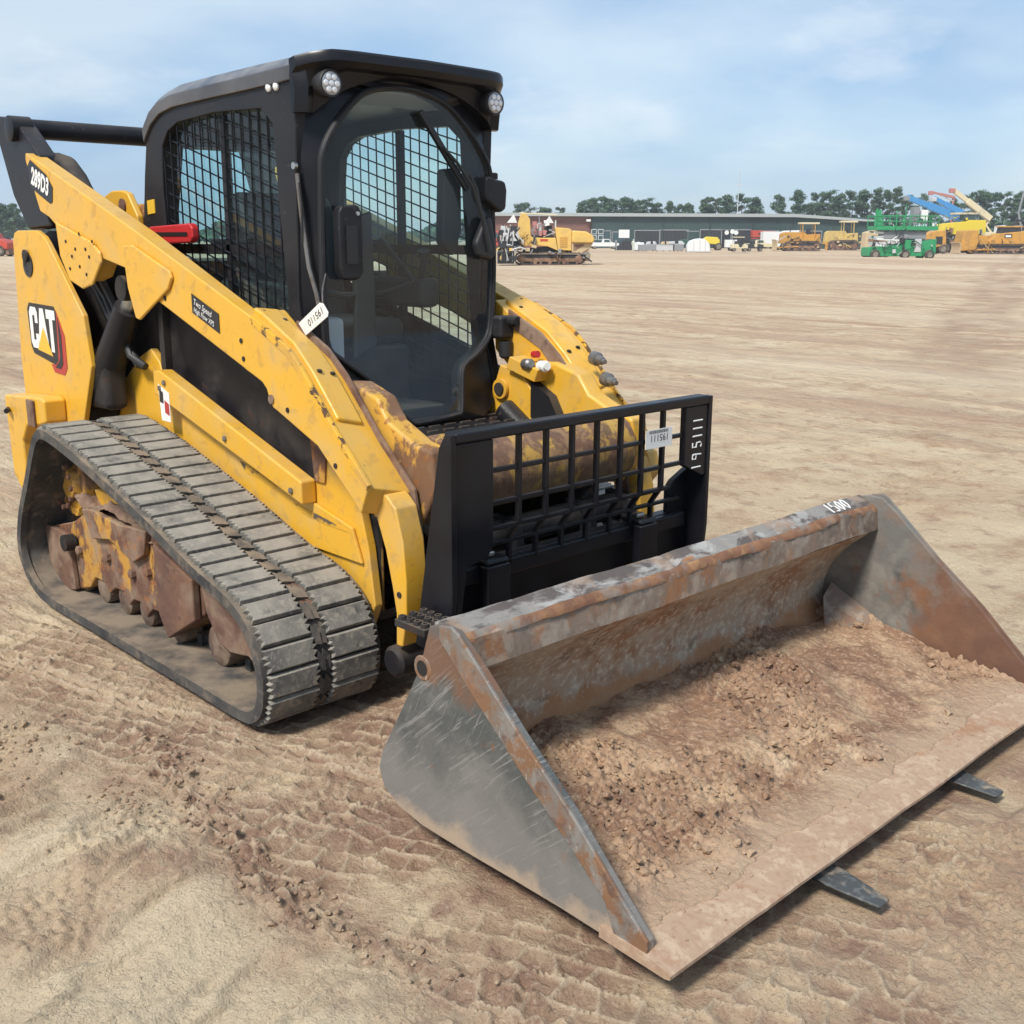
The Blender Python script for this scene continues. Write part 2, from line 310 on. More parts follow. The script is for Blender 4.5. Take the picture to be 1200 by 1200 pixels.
# ------------------------------------------------------------------ ground
def axis(lo, hi, step, far_, k):
    c = np.arange(lo, hi, step); t = np.linspace(0, 1, k)[1:]
    g = np.exp(t*np.log((far_)/step))*step
    e = np.cumsum(np.diff(np.concatenate([[0], g]))) + step*k*0
    # growth: start with the core step
    e = step*np.arange(1, k)*1.0 + (np.exp(t*math.log(far_+1))-1)*1.0
    return np.concatenate([(lo-e)[::-1], c, hi+e])
gx = axis(-.7, 2.95, .0058, 2500, 170); gy = axis(-1.95, .25, .0058, 2500, 230)
GX, GY = np.meshgrid(gx, gy, indexing='ij')
def height(x, y, masks=False):
    d = np.hypot(x-3.64, y+2.6)
    nearw = 1-ss(6, 30, d)
    h = .018*fbm(x*.7+3, y*.7, 3, 1) + .30*(1-nearw)*fbm(x*.02, y*.02, 2, 2)*ss(15, 80, d)
    # grader streaks running off into the yard
    c, s_ = math.cos(1.02), math.sin(1.02); a = x*c+y*s_; b = -x*s_+y*c
    far_m = ss(1.0, 3.0, np.hypot(x-1.2, y+.2)-1.5)
    h += far_m*(.022*fbm(a*.35, b*2.6, 4, 5)+.012*np.abs(fbm(a*1.1, b*6, 3, 9)))*(1-.6*ss(20, 80, d))
    h += .010*fbm(x*2.3, y*2.3, 3, 11)
    # soft sand lumps at the near left
    lump = ss(-1.30, -1.62, y+.10*fbm(x*2, y*2, 2, 21)+.16*(x-1.0)*0)
    h += lump*(.034*(fbm(x*3.1+y*.5, y*1.3-x*.4, 3, 23)+.35))
    rid = 1-np.abs(fbm(x*4.6+y*.9, y*1.5-x*.5, 3, 31)); h += lump*.020*ss(.72, 1., rid)
    rid = 1-np.abs(fbm(x*13+y*2.0, y*3.5, 2, 33)); h += lump*.006*ss(.8, 1., rid)*ss(-.1, .3, fbm(x*2, y*2, 2, 35))
    # crusted crumbling edge of the lumps
    e = np.abs(y+1.33-.07*np.sin(x*3.1)+.09*fbm(x*2.5, y*2.5, 3, 41))
    ed = np.exp(-(e/.045)**2)*ss(.3, .6, x)
    h += ed*(.010+.020*fbm(x*22, y*22, 3, 43))
    am_ = np.clip(ss(-1.56, -1.40, y)*ss(.0, -.4, y)*ss(-1.6, -1., x)*ss(3.3, 3.0, x), 0, 1); h += .0045*fbm(x*13, y*13, 3, 51)*(1-.4*lump)*(1-.55*am_) + .0030*fbm(x*34, y*34, 2, 53)*(1-.3*lump)*(1-.4*am_)
    # lug scallops pressed into the dirt beside the machine
    band = ss(-1.50, -1.36, y)*ss(-.1, -.5, y)*ss(-1.6, -1.0, x)*ss(2.75, 2.5, x) + ss(2.25, 2.4, x)*ss(-1.25, -1.05, y)*ss(.35, .0, y)*ss(3.3, 3.1, x)
    # rotate to follow the tyre paths
    a = .92*x+.39*y; b = -.39*x+.92*y
    q_ = .12*fbm(x*5, y*5, 2, 61); a2 = a*11.5+q_; b2 = b*13.0+q_
    row_ = np.floor(b2); f1, f2 = cells(a2+.5*(row_ % 2), b2, 63, .25)
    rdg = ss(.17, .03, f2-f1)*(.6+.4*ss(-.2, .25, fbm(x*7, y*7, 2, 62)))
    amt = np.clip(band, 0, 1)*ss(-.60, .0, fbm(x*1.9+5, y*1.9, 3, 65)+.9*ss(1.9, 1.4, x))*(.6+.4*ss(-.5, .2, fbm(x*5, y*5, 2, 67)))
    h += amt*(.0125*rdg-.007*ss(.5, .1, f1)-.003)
    pale_ridge = amt*rdg
    # long narrow double ruts
    l = (y+1.316)-(x+.171)*.288
    for off, w in ((0, .013), (.045, .013), (.40, .02)):
        g_ = np.exp(-((l-off+.01*np.sin(x*7))/w)**2)*ss(-2, -.5, x)*ss(1.9, 1.4, x); h -= .018*g_; pale_ridge = pale_ridge+.5*np.exp(-((l-off-.022+.01*np.sin(x*7))/w)**2)*ss(-2, -.5, x)*ss(1.9, 1.4, x)
    # straight lug marks left by the rubber track behind it
    tm = ss(-1.0, -1.25, x)*ss(-4.5, -3.6, -np.abs(x))*ss(-1.02, -.98, y)*ss(-.52, -.56, y)
    h += tm*(.012*np.sin(x*2*np.pi/.086)-.01)
    # clods
    f1, f2 = cells(x*24, y*24, 71, .45)
    cm = ss(.25, .5, fbm(x*1.3+9, y*1.3+4, 3, 73)+.6*ed)*nearw
    h += cm*.012*ss(.42, .1, f1)
    # flatten under track, tines and bucket so nothing is buried
    ay = np.abs(y); und = ss(.45, .53, ay)*ss(1.05, .995, ay)*ss(-1.3, -1.1, x)*ss(.98, .88, x)+ss(1.06, 1.0, ay)*ss(1.38, 1.5, x)*ss(2.52, 2.46, x)+ss(.11, .06, np.minimum(np.abs(y+.415), np.abs(y-.305)))*ss(2.40, 2.5, x)*ss(2.66, 2.63, x)+.5*ss(.5, .4, ay)*ss(-1.3, -1.1, x)*ss(1.5, 1.4, x)
    und = np.clip(und, 0, 1)
    if masks: return np.clip(pale_ridge*ss(-.9, -.2, fbm(x*6, y*6, 2, 81)), 0, 1), np.clip(ed*ss(-.5, .3, fbm(x*9, y*9, 3, 83))+.8*amt*(1-rdg)*ss(-.3, .3, fbm(x*2.5, y*2.5, 2, 84)), 0, 1), np.clip(lump*ss(-.5, .4, fbm(x*2.6, y*1.4, 3, 85)), 0, 1)
    h = h*(1-und*.75)-.012*und-.006
    return np.where(d > 40, h-.0, h)
H = height(GX, GY)
nx, ny = GX.shape
def grid_mesh(name, X, Y, Z):
    nx, ny = X.shape
    co = np.stack([X, Y, Z], -1).reshape(-1, 3).astype(np.float32)
    idx = np.arange(nx*ny).reshape(nx, ny)
    q = np.stack([idx[:-1, :-1], idx[1:, :-1], idx[1:, 1:], idx[:-1, 1:]], -1).reshape(-1, 4)
    me = bpy.data.meshes.new(name); me.vertices.add(len(co)); me.vertices.foreach_set('co', co.ravel())
    me.loops.add(q.size); me.loops.foreach_set('vertex_index', q.ravel().astype(np.int32))
    me.polygons.add(len(q)); me.polygons.foreach_set('loop_start', np.arange(0, q.size, 4, dtype=np.int32))
    me.polygons.foreach_set('use_smooth', np.ones(len(q), bool)); me.update(calc_edges=True); me.validate(); return me
gme = grid_mesh('ground', GX, GY, H)
for nm_, arr_ in zip(('pale_ridge', 'darkened', 'pale'), height(GX, GY, True)):  # per-vertex tints: print ridges lighter, wells and crumbly edge darker
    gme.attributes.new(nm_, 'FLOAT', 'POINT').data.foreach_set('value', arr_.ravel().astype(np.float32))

def ground_mat():
    M = bpy.data.materials.new('sandy_dirt'); M.use_nodes = True; t = M.node_tree; b = t.nodes['Principled BSDF']; L = t.links.new
    def nn(ty, **k):
        n = t.nodes.new(ty)
        for a, c in k.items(): setattr(n, a, c)
        return n
    geo = nn('ShaderNodeNewGeometry')
    def noise(scale, stretch=(1, 1, 1), rot=0., det=8, rough=.6, loc=(0, 0, 0)):
        mp = nn('ShaderNodeMapping'); mp.vector_type = 'POINT'; mp.inputs['Scale'].default_value = stretch; mp.inputs['Rotation'].default_value = (0, 0, rot); mp.inputs['Location'].default_value = loc
        L(geo.outputs['Position'], mp.inputs[0])
        z = nn('ShaderNodeTexNoise'); z.inputs['Scale'].default_value = scale; z.inputs['Detail'].default_value = det; z.inputs['Roughness'].default_value = rough; L(mp.outputs[0], z.inputs[0]); return z.outputs[0]
    def rng_(a, lo, hi, am=1.):
        r = nn('ShaderNodeMapRange'); r.inputs[1].default_value = lo; r.inputs[2].default_value = hi; r.inputs[4].default_value = am; L(a, r.inputs[0]); return r.outputs[0]
    def mul(a, c):
        n = nn('ShaderNodeMath', operation='MULTIPLY'); L(a, n.inputs[0])
        if isinstance(c, float): n.inputs[1].default_value = c
        else: L(c, n.inputs[1])
        return n.outputs[0]
    col = None
    def mix(f, a, c):
        n = nn('ShaderNodeMix', data_type='RGBA'); L(f, n.inputs[0])
        for s_, v in ((6, a), (7, c)):
            if isinstance(v, tuple): n.inputs[s_].default_value = (*v, 1)
            else: L(v, n.inputs[s_])
        return n.outputs[2]
    col = mix(rng_(noise(.9), .38, .62), (.53, .39, .25), (.62, .50, .335))
    col = mix(rng_(noise(2.6, loc=(4, 2, 0)), .50, .66, .8), col, (.39, .255, .16))
    col = mix(rng_(noise(7, loc=(1, 8, 0)), .54, .66, .55), col, (.31, .175, .125))
    # damp reddish churned soil round the machine
    sp = nn('ShaderNodeSeparateXYZ'); L(geo.outputs['Position'], sp.inputs[0])
    v = nn('ShaderNodeVectorMath', operation='DISTANCE'); L(geo.outputs['Position'], v.inputs[0]); v.inputs[1].default_value = (1.3, -.15, 0)
    near = rng_(v.outputs['Value'], 2.3, 1.0)
    col = mix(mul(near, rng_(noise(3.1, det=9, loc=(7, 1, 0)), .36, .60, .9)), col, (.345, .215, .145))
    col = mix(mul(near, rng_(noise(8.3, det=9, loc=(2, 5, 0)), .52, .64, .7)), col, (.24, .135, .10))
    # graded streaks across the yard
    far_ = rng_(v.outputs['Value'], 2.5, 6.0)
    s1 = noise(1.0, (.22, 1.5, 1), -1.02, 8, .6); s2 = noise(.35, (.25, 1.6, 1), -.75, 8, .6, (3, 3, 0)); s3 = noise(.07, (.35, 1.8, 1), -.9, 7, .62)
    col = mix(mul(far_, rng_(s1, .50, .64, .7)), col, (.35, .22, .145))
    col = mix(mul(far_, rng_(s2, .50, .62, .65)), col, (.42, .28, .19))
    col = mix(mul(far_, rng_(s3, .48, .60, .6)), col, (.62, .50, .35))
    vd = rng_(v.outputs['Value'], 15., 60.)
    col = mix(mul(vd, rng_(noise(.03, (.3, 2.2, 1), -.85, 7, .65, (9, 0, 0)), .47, .60, .6)), col, (.42, .29, .20))
    def att(n_):
        a_ = nn('ShaderNodeAttribute'); a_.attribute_name = n_; return a_.outputs['Fac']
    col = mix(mul(att('pale'), .75), col, (.66, .54, .37))
    col = mix(mul(att('darkened'), .70), col, (.25, .145, .10))  # wells between the print ridges and the crumbly edge mixed darker
    col = mix(mul(att('pale_ridge'), .80), col, (.62, .49, .34))  # print ridges and rut sides mixed lighter
    # long tyre tracks curving across the yard
    for (px_, py_, qx_, qy_) in ((-17.35, 46.97, -3.33, 11.31), (-20.8, 58.4, -2.44, 10.79)):
        dx_, dy_ = qx_-px_, qy_-py_; ln_ = math.hypot(dx_, dy_); nx_, ny_ = -dy_/ln_, dx_/ln_
        dt = nn('ShaderNodeVectorMath', operation='DOT_PRODUCT'); L(geo.outputs['Position'], dt.inputs[0]); dt.inputs[1].default_value = (nx_, ny_, 0)
        wob = nn('ShaderNodeMath', operation='MULTIPLY_ADD'); L(noise(.06, det=3), wob.inputs[0]); wob.inputs[1].default_value = 5.; L(dt.outputs['Value'], wob.inputs[2])
        sb = nn('ShaderNodeMath', operation='SUBTRACT'); L(wob.outputs[0], sb.inputs[0]); sb.inputs[1].default_value = nx_*px_+ny_*py_+2.5
        ab = nn('ShaderNodeMath', operation='ABSOLUTE'); L(sb.outputs[0], ab.inputs[0])
        col = mix(mul(mul(rng_(ab.outputs[0], .55, .15), rng_(v.outputs['Value'], 8., 14.)), rng_(noise(.8, det=6, loc=(5, 5, 5)), .35, .6, .75)), col, (.33, .215, .145))
    # fine grains
    col = mix(rng_(noise(55, det=5), .55, .72, .5), col, (.64, .52, .38))
    col = mix(rng_(noise(90, det=4, loc=(3, 3, 3)), .58, .72, .5), col, (.22, .13, .09))
    L(col, b.inputs['Base Color']); b.inputs['Roughness'].default_value = .95; b.inputs['Specular IOR Level'].default_value = .2
    prev = None
    for (sc_, st, dist) in ((14, .8, .03), (48, 1.0, .014), (150, 1.0, .006)):
        bp = nn('ShaderNodeBump'); bp.inputs['Strength'].default_value = st; bp.inputs['Distance'].default_value = dist
        L(noise(sc_, det=6, rough=.65), bp.inputs['Height'])
        if prev: L(prev, bp.inputs['Normal'])
        prev = bp.outputs[0]
    bp = nn('ShaderNodeBump'); bp.inputs['Strength'].default_value = .5; bp.inputs['Distance'].default_value = .35
    L(mul(s1, far_), bp.inputs['Height']); L(prev, bp.inputs['Normal']); L(bp.outputs[0], b.inputs['Normal'])
    return M
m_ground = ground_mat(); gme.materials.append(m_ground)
go = bpy.data.objects.new('ground', gme); COL.objects.link(go); go['kind'] = 'structure'

exec_marker = 'LOADER'
# ================================================================== TRACK LOADER
T = empty('compact_track_loader', (0, 0, 0), 0, 'yellow and black compact track loader with enclosed cab and 289D3 on its arm', 'track loader')
mir = lambda pts, s: pts

# ---- tracks
prof = [(-.728, .790), (-.50, .752), (-.29, .703), (.133, .588), (.443, .492), (.673, .435), (.785, .375), (.850, .290), (.878, .190), (.862, .085), (.800, .022), (.70, .0), (.40, .0), (0, .0), (-.45, 0), (-.85, 0), (-1.0, .025), (-1.115, .10), (-1.165, .215), (-1.115, .37), (-.99, .555), (-.90, .69), (-.83, .765)]
def smooth_loop(pts, n=600):
    P = np.array(pts); k = len(P); out = []
    for i in range(k):
        p0, p1, p2, p3 = P[i-1], P[i], P[(i+1) % k], P[(i+2) % k]
        for t in np.linspace(0, 1, 30, endpoint=False):
            out.append(.5*((2*p1)+(-p0+p2)*t+(2*p0-5*p1+4*p2-p3)*t*t+(-p0+3*p1-3*p2+p3)*t**3))
    out = np.array(out); dl = np.r_[0, np.cumsum(np.hypot(*np.diff(np.vstack([out, out[:1]]), axis=0).T))]
    tt = np.linspace(0, dl[-1], n, endpoint=False); o2 = np.vstack([out, out[:1]])
    return np.stack([np.interp(tt, dl, o2[:, 0]), np.interp(tt, dl, o2[:, 1])], 1), dl[-1]
LOOP, PER = smooth_loop(prof)
TAN = np.roll(LOOP, -1, 0)-np.roll(LOOP, 1, 0); TAN /= np.hypot(*TAN.T)[:, None]
NRM = np.stack([-TAN[:, 1], TAN[:, 0]], 1)      # loop runs clockwise: outward normal
if ((NRM*(LOOP-LOOP.mean(0))).sum(1)).mean() < 0: NRM = -NRM
LUGH = .020
def belt(y0, y1, d0, d1, step=4, wob=0):
    mb = MB(); ids = range(0, len(LOOP), step); n = len(ids)
    for i in ids:
        p, q = LOOP[i]+NRM[i]*d0, LOOP[i]+NRM[i]*d1
        mb.v += [(p[0], y0, p[1]), (p[0], y1, p[1]), (q[0], y1, q[1]), (q[0], y0, q[1])]
    for i in range(n):
        j = (i+1) % n
        for a in range(4):
            b = (a+1) % 4; mb.f.append((i*4+a, i*4+b, j*4+b, j*4+a))
    return mb
NL = int(round(PER/.0855)); PITCH_ = PER/NL
def lug_mesh(y0, y1, seed, flip):
    """one tread bar in local coords: x along travel, y across, z out; toothed at both ends"""
    rr = random.Random(seed); mb = MB(); hx = PITCH_*.43
    e0 = [(-hx, 0), (-hx*.5, .010), (-hx*.35, -.004), (0, .012), (hx*.2, -.003), (hx*.6, .012), (hx, .002)]
    pts = [(x, y0+d) for x, d in e0] + [(x, y1-d*1.2) for x, d in reversed(e0)]
    n = len(pts)
    vs = [(x*1.04, y, 0) for x, y in pts]+[(x*.93, y+(.003 if y < (y0+y1)/2 else -.003), LUGH) for x, y in pts]
    mb.add(vs, [tuple(range(n)), tuple(range(2*n-1, n-1, -1))]+[(i, i+n, (i+1) % n+n, (i+1) % n) for i in range(n)])
    return mb
def place_on_loop(o, s_, yoff=0, out=0.):
    i = (s_/PER*len(LOOP)) % len(LOOP); i0 = int(i); i1 = (i0+1) % len(LOOP); f = i-i0
    p = LOOP[i0]*(1-f)+LOOP[i1]*f; nrm = NRM[i0]*(1-f)+NRM[i1]*f; nrm = nrm/np.hypot(*nrm); p = p-nrm*(LUGH-out)
    X = Vector((nrm[1], 0, -nrm[0])); Zv = Vector((nrm[0], 0, nrm[1])); Yv = Zv.cross(X)
    mm = Matrix((X, Yv, Zv)).transposed().to_4x4(); mm.translation = Vector((p[0], yoff, p[1])); return mm
for side in (-1, 1):
    ya, yb = (-.993, -.553) if side < 0 else (.553, .993)
    tr = belt(ya, yb, -LUGH, -LUGH-.026).build('rubber_track', m_rub, T, sm=40)
    # thicker rim bands on the belt edges and inner drive lugs
    belt(ya-.004, ya+.022, -LUGH+.004, -LUGH-.034).build('belt_rim', m_rub, tr, sm=40)
    belt(yb-.022, yb+.004, -LUGH+.004, -LUGH-.034).build('belt_rim', m_rub, tr, sm=40)
    gl = MB(); cl = MB()
    for k in range(NL):
        mm = place_on_loop(None, (k+.5)*PITCH_, 0)
        yc = (ya+yb)/2
        b = MB().box((0, yc, -.045), (.035, .05, .05))
        gl.add([mm @ Vector(v) for v in b.v], b.f)
        for dy, hh in ((-.012, .016), (.012, .010)):
            b = MB(); pts = [(-.036, yc+dy-.012), (-.008, yc+dy+.012), (.036, yc+dy+.010), (.030, yc+dy-.010), (.004, yc+dy-.018)]
            b.prism(pts, 2, -.002, hh); cl.add([mm @ Vector(v) for v in b.v], b.f)
    gl.build('guide_lugs', m_rub, tr, kind='stuff'); cl.build('centre_links', m_rub, tr, kind='stuff')
    if side < 0:
        protos = []
        for (y0, y1, sd_, off) in ((ya+.008, (ya+yb)/2-.022, 1, 0), ((ya+yb)/2+.022, yb-.008, 2, .5)):
            lo = lug_mesh(y0, y1, sd_, 0).build('tread_lug', m_lug, tr, bevel=.003, seg=1)
            lo.matrix_local = place_on_loop(lo, off*.25*PITCH_)
            for k in range(1, NL):
                c = inst(lo, tr); c.matrix_local = place_on_loop(c, (k+off*.25)*PITCH_)
    else:
        mb = MB()
        for k in range(NL):
            mm = place_on_loop(None, k*PITCH_)
            for (y0, y1) in ((ya+.008, (ya+yb)/2-.022), ((ya+yb)/2+.022, yb-.008)):
                l = lug_mesh(y0, y1, 1, 0); mb.add([mm @ Vector(v) for v in l.v], l.f)
        mb.build('tread_lugs', m_lug, tr, kind='stuff')
    s = side
    def Yp(a): return s*a
    # undercarriage frame between the runs
    fr = [(-1.10, .29), (-.90, .34), (-.84, .36), (-.74, .41), (-.60, .44), (-.33, .42), (-.10, .46), (.10, .42), (.24, .36), (.25, .22), (.10, .13), (.02, .085), (-.03, .10), (-.10, .14), (-.168, .135), (-.22, .09), (-.27, .14), (-.33, .135), (-.37, .10), (-.42, .145), (-.49, .145), (-.55, .105), (-.60, .145), (-.68, .145), (-.74, .09), (-.85, .055), (-.93, .045), (-1.08, .10)]
    uf = MB().prism(fr, 1, Yp(.86), Yp(.68)).build('track_frame', m_yelrust, T, bevel=.008)
    MB().prism([(-1.12, .30), (-.87, .30), (-.84, .06), (-.92, .04), (-1.09, .10)], 1, Yp(.885), Yp(.861)).build('rear_guard_plate', m_rustplate, uf, bevel=.006)
    MB().prism([(-.05, .43), (.235, .355), (.235, .20), (.02, .078), (-.04, .16)], 1, Yp(.895), Yp(.861)).build('front_guard_plate', m_rustplate, uf, bevel=.008)
    MB().prism([(-.70, .44), (-.60, .455), (-.36, .44), (-.12, .46), (-.15, .36), (-.25, .31), (-.45, .36), (-.62, .33)], 1, Yp(.885), Yp(.861)).build('cover_plate', m_yelrust, uf, bevel=.006)
    MB().prism([(.25, .36), (.40, .35), (.60, .31), (.66, .22), (.64, .12), (.56, .155), (.44, .135), (.36, .15), (.30, .22), (.28, .25)], 1, Yp(.872), Yp(.74)).build('idler_yoke', m_rustplate, uf, bevel=.008)
    for bx, bz in ((-.80, .24), (-.52, .27), (-.30, .25), (-.16, .29), (-.95, .20)):
        MB().lathe((bx, Yp(.86), bz), (0, s, 0), [(0, .020), (.018, .020), (.022, .012)], 6).build('bolt_head', m_rustplate, uf)
    MB().lathe((-.845, Yp(.87), .27), (0, s, 0), [(0, .035), (.045, .035), (.05, .02)], 12).build('grease_fitting', m_blkdirty, uf)
    # rollers
    for rx, rz, rr_ in ((-.85, .105, .062), (-.64, .105, .062), (-.44, .105, .062), (-.25, .105, .062), (.00, .105, .062), (.31, .120, .078)):
        MB().lathe((rx, Yp(.855), rz), (0, -s, 0), [(0, rr_*.35), (.004, rr_*.6), (.012, rr_*.95), (.02, rr_), (.08, rr_), (.085, rr_*.6), (.15, rr_*.6), (.155, rr_), (.22, rr_)], 24).build('track_roller', m_rustdust, T)
    idl = MB().lathe((.635, Yp(.835), .235), (0, -s, 0), [(0, .05), (.0, .09), (.02, .10), (.025, .17), (.01, .185), (.03, .187), (.25, .187), (.26, .1)], 32).build('front_idler', m_rustplate, T)
    MB().lathe((-.93, Yp(.80), .225), (0, -s, 0), [(0, .05), (.02, .13), (.01, .16), (.03, .165), (.25, .165)], 28).build('rear_idler', m_rustplate, T)
    sp_ = MB().lathe((-.93, Yp(.84), .50), (0, -s, 0), [(0, .0), (.0, .06), (.025, .075), (.03, .11), (.02, .115), (.02, .14), (.07, .145), (.2, .145)], 28).build('drive_sprocket', m_yelworn, T)
    for k in range(12):
        a = k*2*math.pi/12
        MB().lathe((-.93+.095*math.cos(a), Yp(.86), .50+.095*math.sin(a)), (0, s, 0), [(0, .011), (.012, .011)], 6).build('bolt_head', m_rustplate, sp_)
    MB().prism([(-.76, .50), (-.40, .50), (-.44, .44), (-.50, .46), (-.55, .37), (-.62, .36), (-.66, .44), (-.72, .44)], 1, Yp(.80), Yp(.74)).build('frame_bracket', m_yel, T, bevel=.006)
    # packed dirt lying on the frame
    n = 26; u, v = np.meshgrid(np.linspace(-.88, .12, 60), np.linspace(.70, .87, n), indexing='ij')
    zz = .40+.075*np.exp(-((u+.45)/.28)**2)+.05*np.exp(-((u+.80)/.12)**2)*1.0+.028*fbm(u*9, v*9, 4, 91)-.25*np.clip((v-.835), 0, 1)*1.2
    me = grid_mesh('packed_dirt', u, v*s, zz); me.materials.append(m_packed); o = bpy.data.objects.new('packed_dirt', me); COL.objects.link(o); o.parent = T; o['kind'] = 'stuff'

# ---- chassis
chas_out = [(-1.40, .30), (-1.42, .74), (-1.31, .77), (-.95, .93), (-.80, 1.03), (-.70, 1.07), (-.63, 1.02), (-.60, .96), (.48, .66), (.50, .90), (.56, .95), (.61, .90), (.68, .82), (.74, .68), (.79, .52), (.82, .32), (.78, .24), (-1.2, .24)]
body = MB()
body.prism(chas_out, 1, -.535, -.50); body.prism(chas_out, 1, .50, .535)
ch = body.build('chassis', m_yel, T, bevel=.006)
MB().bb(-1.55, .80, -.50, .50, .25, .62).build('belly_tub', m_blkdirty, T, bevel=.02)
MB().bb(.76, .80, -.49, .49, .28, .72).build('front_plate', m_yelworn, T, bevel=.01)
for s in (-1, 1):
    ra = MB().prism([(-.56, .995), (-.50, 1.0), (.50, .705), (.50, .622), (-.56, .90)], 1, s*.60, s*.537).build('side_rail', m_yel, T, bevel=.008)
    for bx, bz in ((-.50, .93), (-.46, .955), (.44, .665), (.0, .79)):
        MB().lathe((bx, s*.60, bz), (0, s, 0), [(0, .011), (.008, .011), (.01, .006)], 6).build('bolt_head', m_steel, ra)
    MB().prism([(-1.12, .60), (.45, .60), (.45, .97), (-.05, 1.14), (-.86, 1.36), (-1.12, 1.30)], 1, s*.499, s*.47).build('engine_side_panel', m_blkdirty, T, bevel=.01)
    MB().prism([(.47, .93), (.52, .95), (.575, .82), (.56, .70), (.50, .70)], 1, s*.545, s*.537).build('pivot_bracket', m_yelrust, T, bevel=.006)
    # fender skirt sloping from rail to the track's inner edge, scuffed
    MB().prism([(-.58, .90), (.505, .62), (.72, .575), (.77, .46), (.45, .46), (-.60, .74)], 1, s*.549, s*.5365).build('fender_skirt', m_yel, T, bevel=.004)
for pl_ in ([(.01, .700), (.124, .682), (.267, .640), (.24, .632), (.14, .655), (.05, .662)], [(.376, .600), (.50, .588), (.66, .567), (.70, .557), (.56, .560), (.42, .575)]):
    MB().prism(pl_, 1, -.5512, -.5495).build('scuff_mark', m_scuff, T)
w = MB().prism([(-.515, .945), (-.425, .915), (-.425, .80), (-.50, .80)], 1, -.6025, -.6005).build('warning_sticker', m_label, T)
MB().prism([(-.505, .925), (-.475, .915), (-.475, .87), (-.505, .875)], 1, -.604, -.6026).build('warning_symbol', m_decalblk, w)
MB().prism([(-.465, .885), (-.43, .872), (-.43, .825), (-.465, .835)], 1, -.604, -.6026).build('warning_band', m_decalred, w)

# ---- engine hood and rear
MB().prism([(-1.66, .62), (-1.66, 1.28), (-1.52, 1.42), (-.86, 1.42), (-.86, .62)], 1, -.50, .50).build('engine_hood', m_blkdirty, T, bevel=.03)
MB().bb(-1.70, -1.665, -.46, .46, .66, 1.26).build('rear_door', m_yel, T, bevel=.015)
for s in (-1, 1):
    tow = [(-1.665, 1.50), (-1.64, 1.535), (-1.60, 1.546), (-1.376, 1.546), (-1.30, 1.52), (-1.26, 1.49), (-.955, 1.198), (-.915, .987), (-1.088, .66), (-1.12, .62), (-1.70, .62), (-1.71, .96)]
    tw = MB().prism(tow, 1, s*.70, s*.675).build('rear_tower_plate', m_yel, T, bevel=.006)
    MB().prism([(a-.0, b) for a, b in tow], 1, s*.56, s*.54).build('inner_tower_plate', m_blkdirty, T, bevel=.004)
    MB().bb(-1.69, -1.64, s*.675, s*.56, .64, 1.50).build('tower_rear_web', m_yel, T)
    MB().lathe((-1.50, s*.70, 1.395), (0, s, 0), [(0, .052), (.006, .052), (.006, .035), (.002, .03)], 20).build('tower_access_hole', m_decalblk, tw).scale = (1, 1, 1)
    MB().lathe((-1.50, s*.706, 1.435), (0, s, 0), [(0, .028), (.010, .028), (.012, .012)], 14).build('pin_cap', m_blkdirty, tw)
    # protruding lamp guard at the rear corner
    rg = MB().prism([(-1.70, .80), (-1.26, .83), (-1.22, .82), (-1.22, .72), (-1.30, .70), (-1.45, .68), (-1.52, .60), (-1.52, .42), (-1.60, .36), (-1.68, .42)], 1, s*.80, s*.70).build('rear_lamp_guard', m_yel, T, bevel=.012)
    MB().bb(-1.40, -1.32, s*.80, s*.812, .69, .81).build('guard_cover', m_rustplate, rg, bevel=.004)
    MB().tube([(-1.66, s*.80, .735), (-1.60, s*.83, .735)], .012, 10).build('bolt_shank', m_blkdirty, rg)
    # black lift link and cross tube
    lk = MB().prism([(-1.86, 2.03), (-1.82, 2.055), (-1.60, 2.03), (-1.36, 1.86), (-1.30, 1.56), (-1.56, 1.55), (-1.70, 1.70)], 1, s*.665, s*.58).build('lift_link', m_blk, T, bevel=.012)
    MB().lathe((-1.60, s*.60, 1.985), (0, s, 0), [(0, .055), (.09, .055), (.095, .04)], 18).build('link_boss', m_blk, lk)
    # lift cylinder, black sleeve
    cyl = MB().tube([(-1.07, s*.615, .84), (-.98, s*.615, .93), (-.70, s*.615, 1.24)], [.07, .072, .055], 16).build('lift_cylinder', m_blk, T)
    MB().tube([(-.70, s*.615, 1.24), (-.64, s*.615, 1.315)], .032, 12).build('cylinder_rod', m_pin, cyl)
    MB().lathe((-.64, s*.58, 1.32), (0, s, 0), [(0, .05), (.09, .05)], 16).build('rod_end', m_blkdirty, cyl)
    for k in range(3):
        MB().tube([(-1.25+.1*k, s*.60, 1.42), (-1.0+.08*k, s*.61, 1.30-.03*k), (-.85+.05*k, s*.60, 1.12-.04*k), (-.72+.03*k, s*.58, 1.0)], .016, 8).build('hydraulic_hose', m_rubseal, T)
    MB().bb(-.62, -.58, s*.53, s*.50, .98, 1.30).build('hose_bracket', m_blkdirty, T)
MB().tube([(-1.62, -.66, 1.99), (-1.62, .66, 1.99)], .043, 18).build('cross_tube', m_blk, T)
MB().bb(-1.1, -.86, -.67, -.565, .80, 1.05).build('side_screen_panel', m_blkdirty, T, bevel=.03)
# dark hose loom standing above the arm
MB().tube([(-1.52, -.56, 1.80), (-1.42, -.56, 1.835), (-1.32, -.56, 1.815), (-1.22, -.56, 1.755), (-1.13, -.56, 1.67), (-1.06, -.56, 1.58)], [.045, .047, .048, .045, .042, .04], 12).build('hose_loom', m_blkdirty, T)

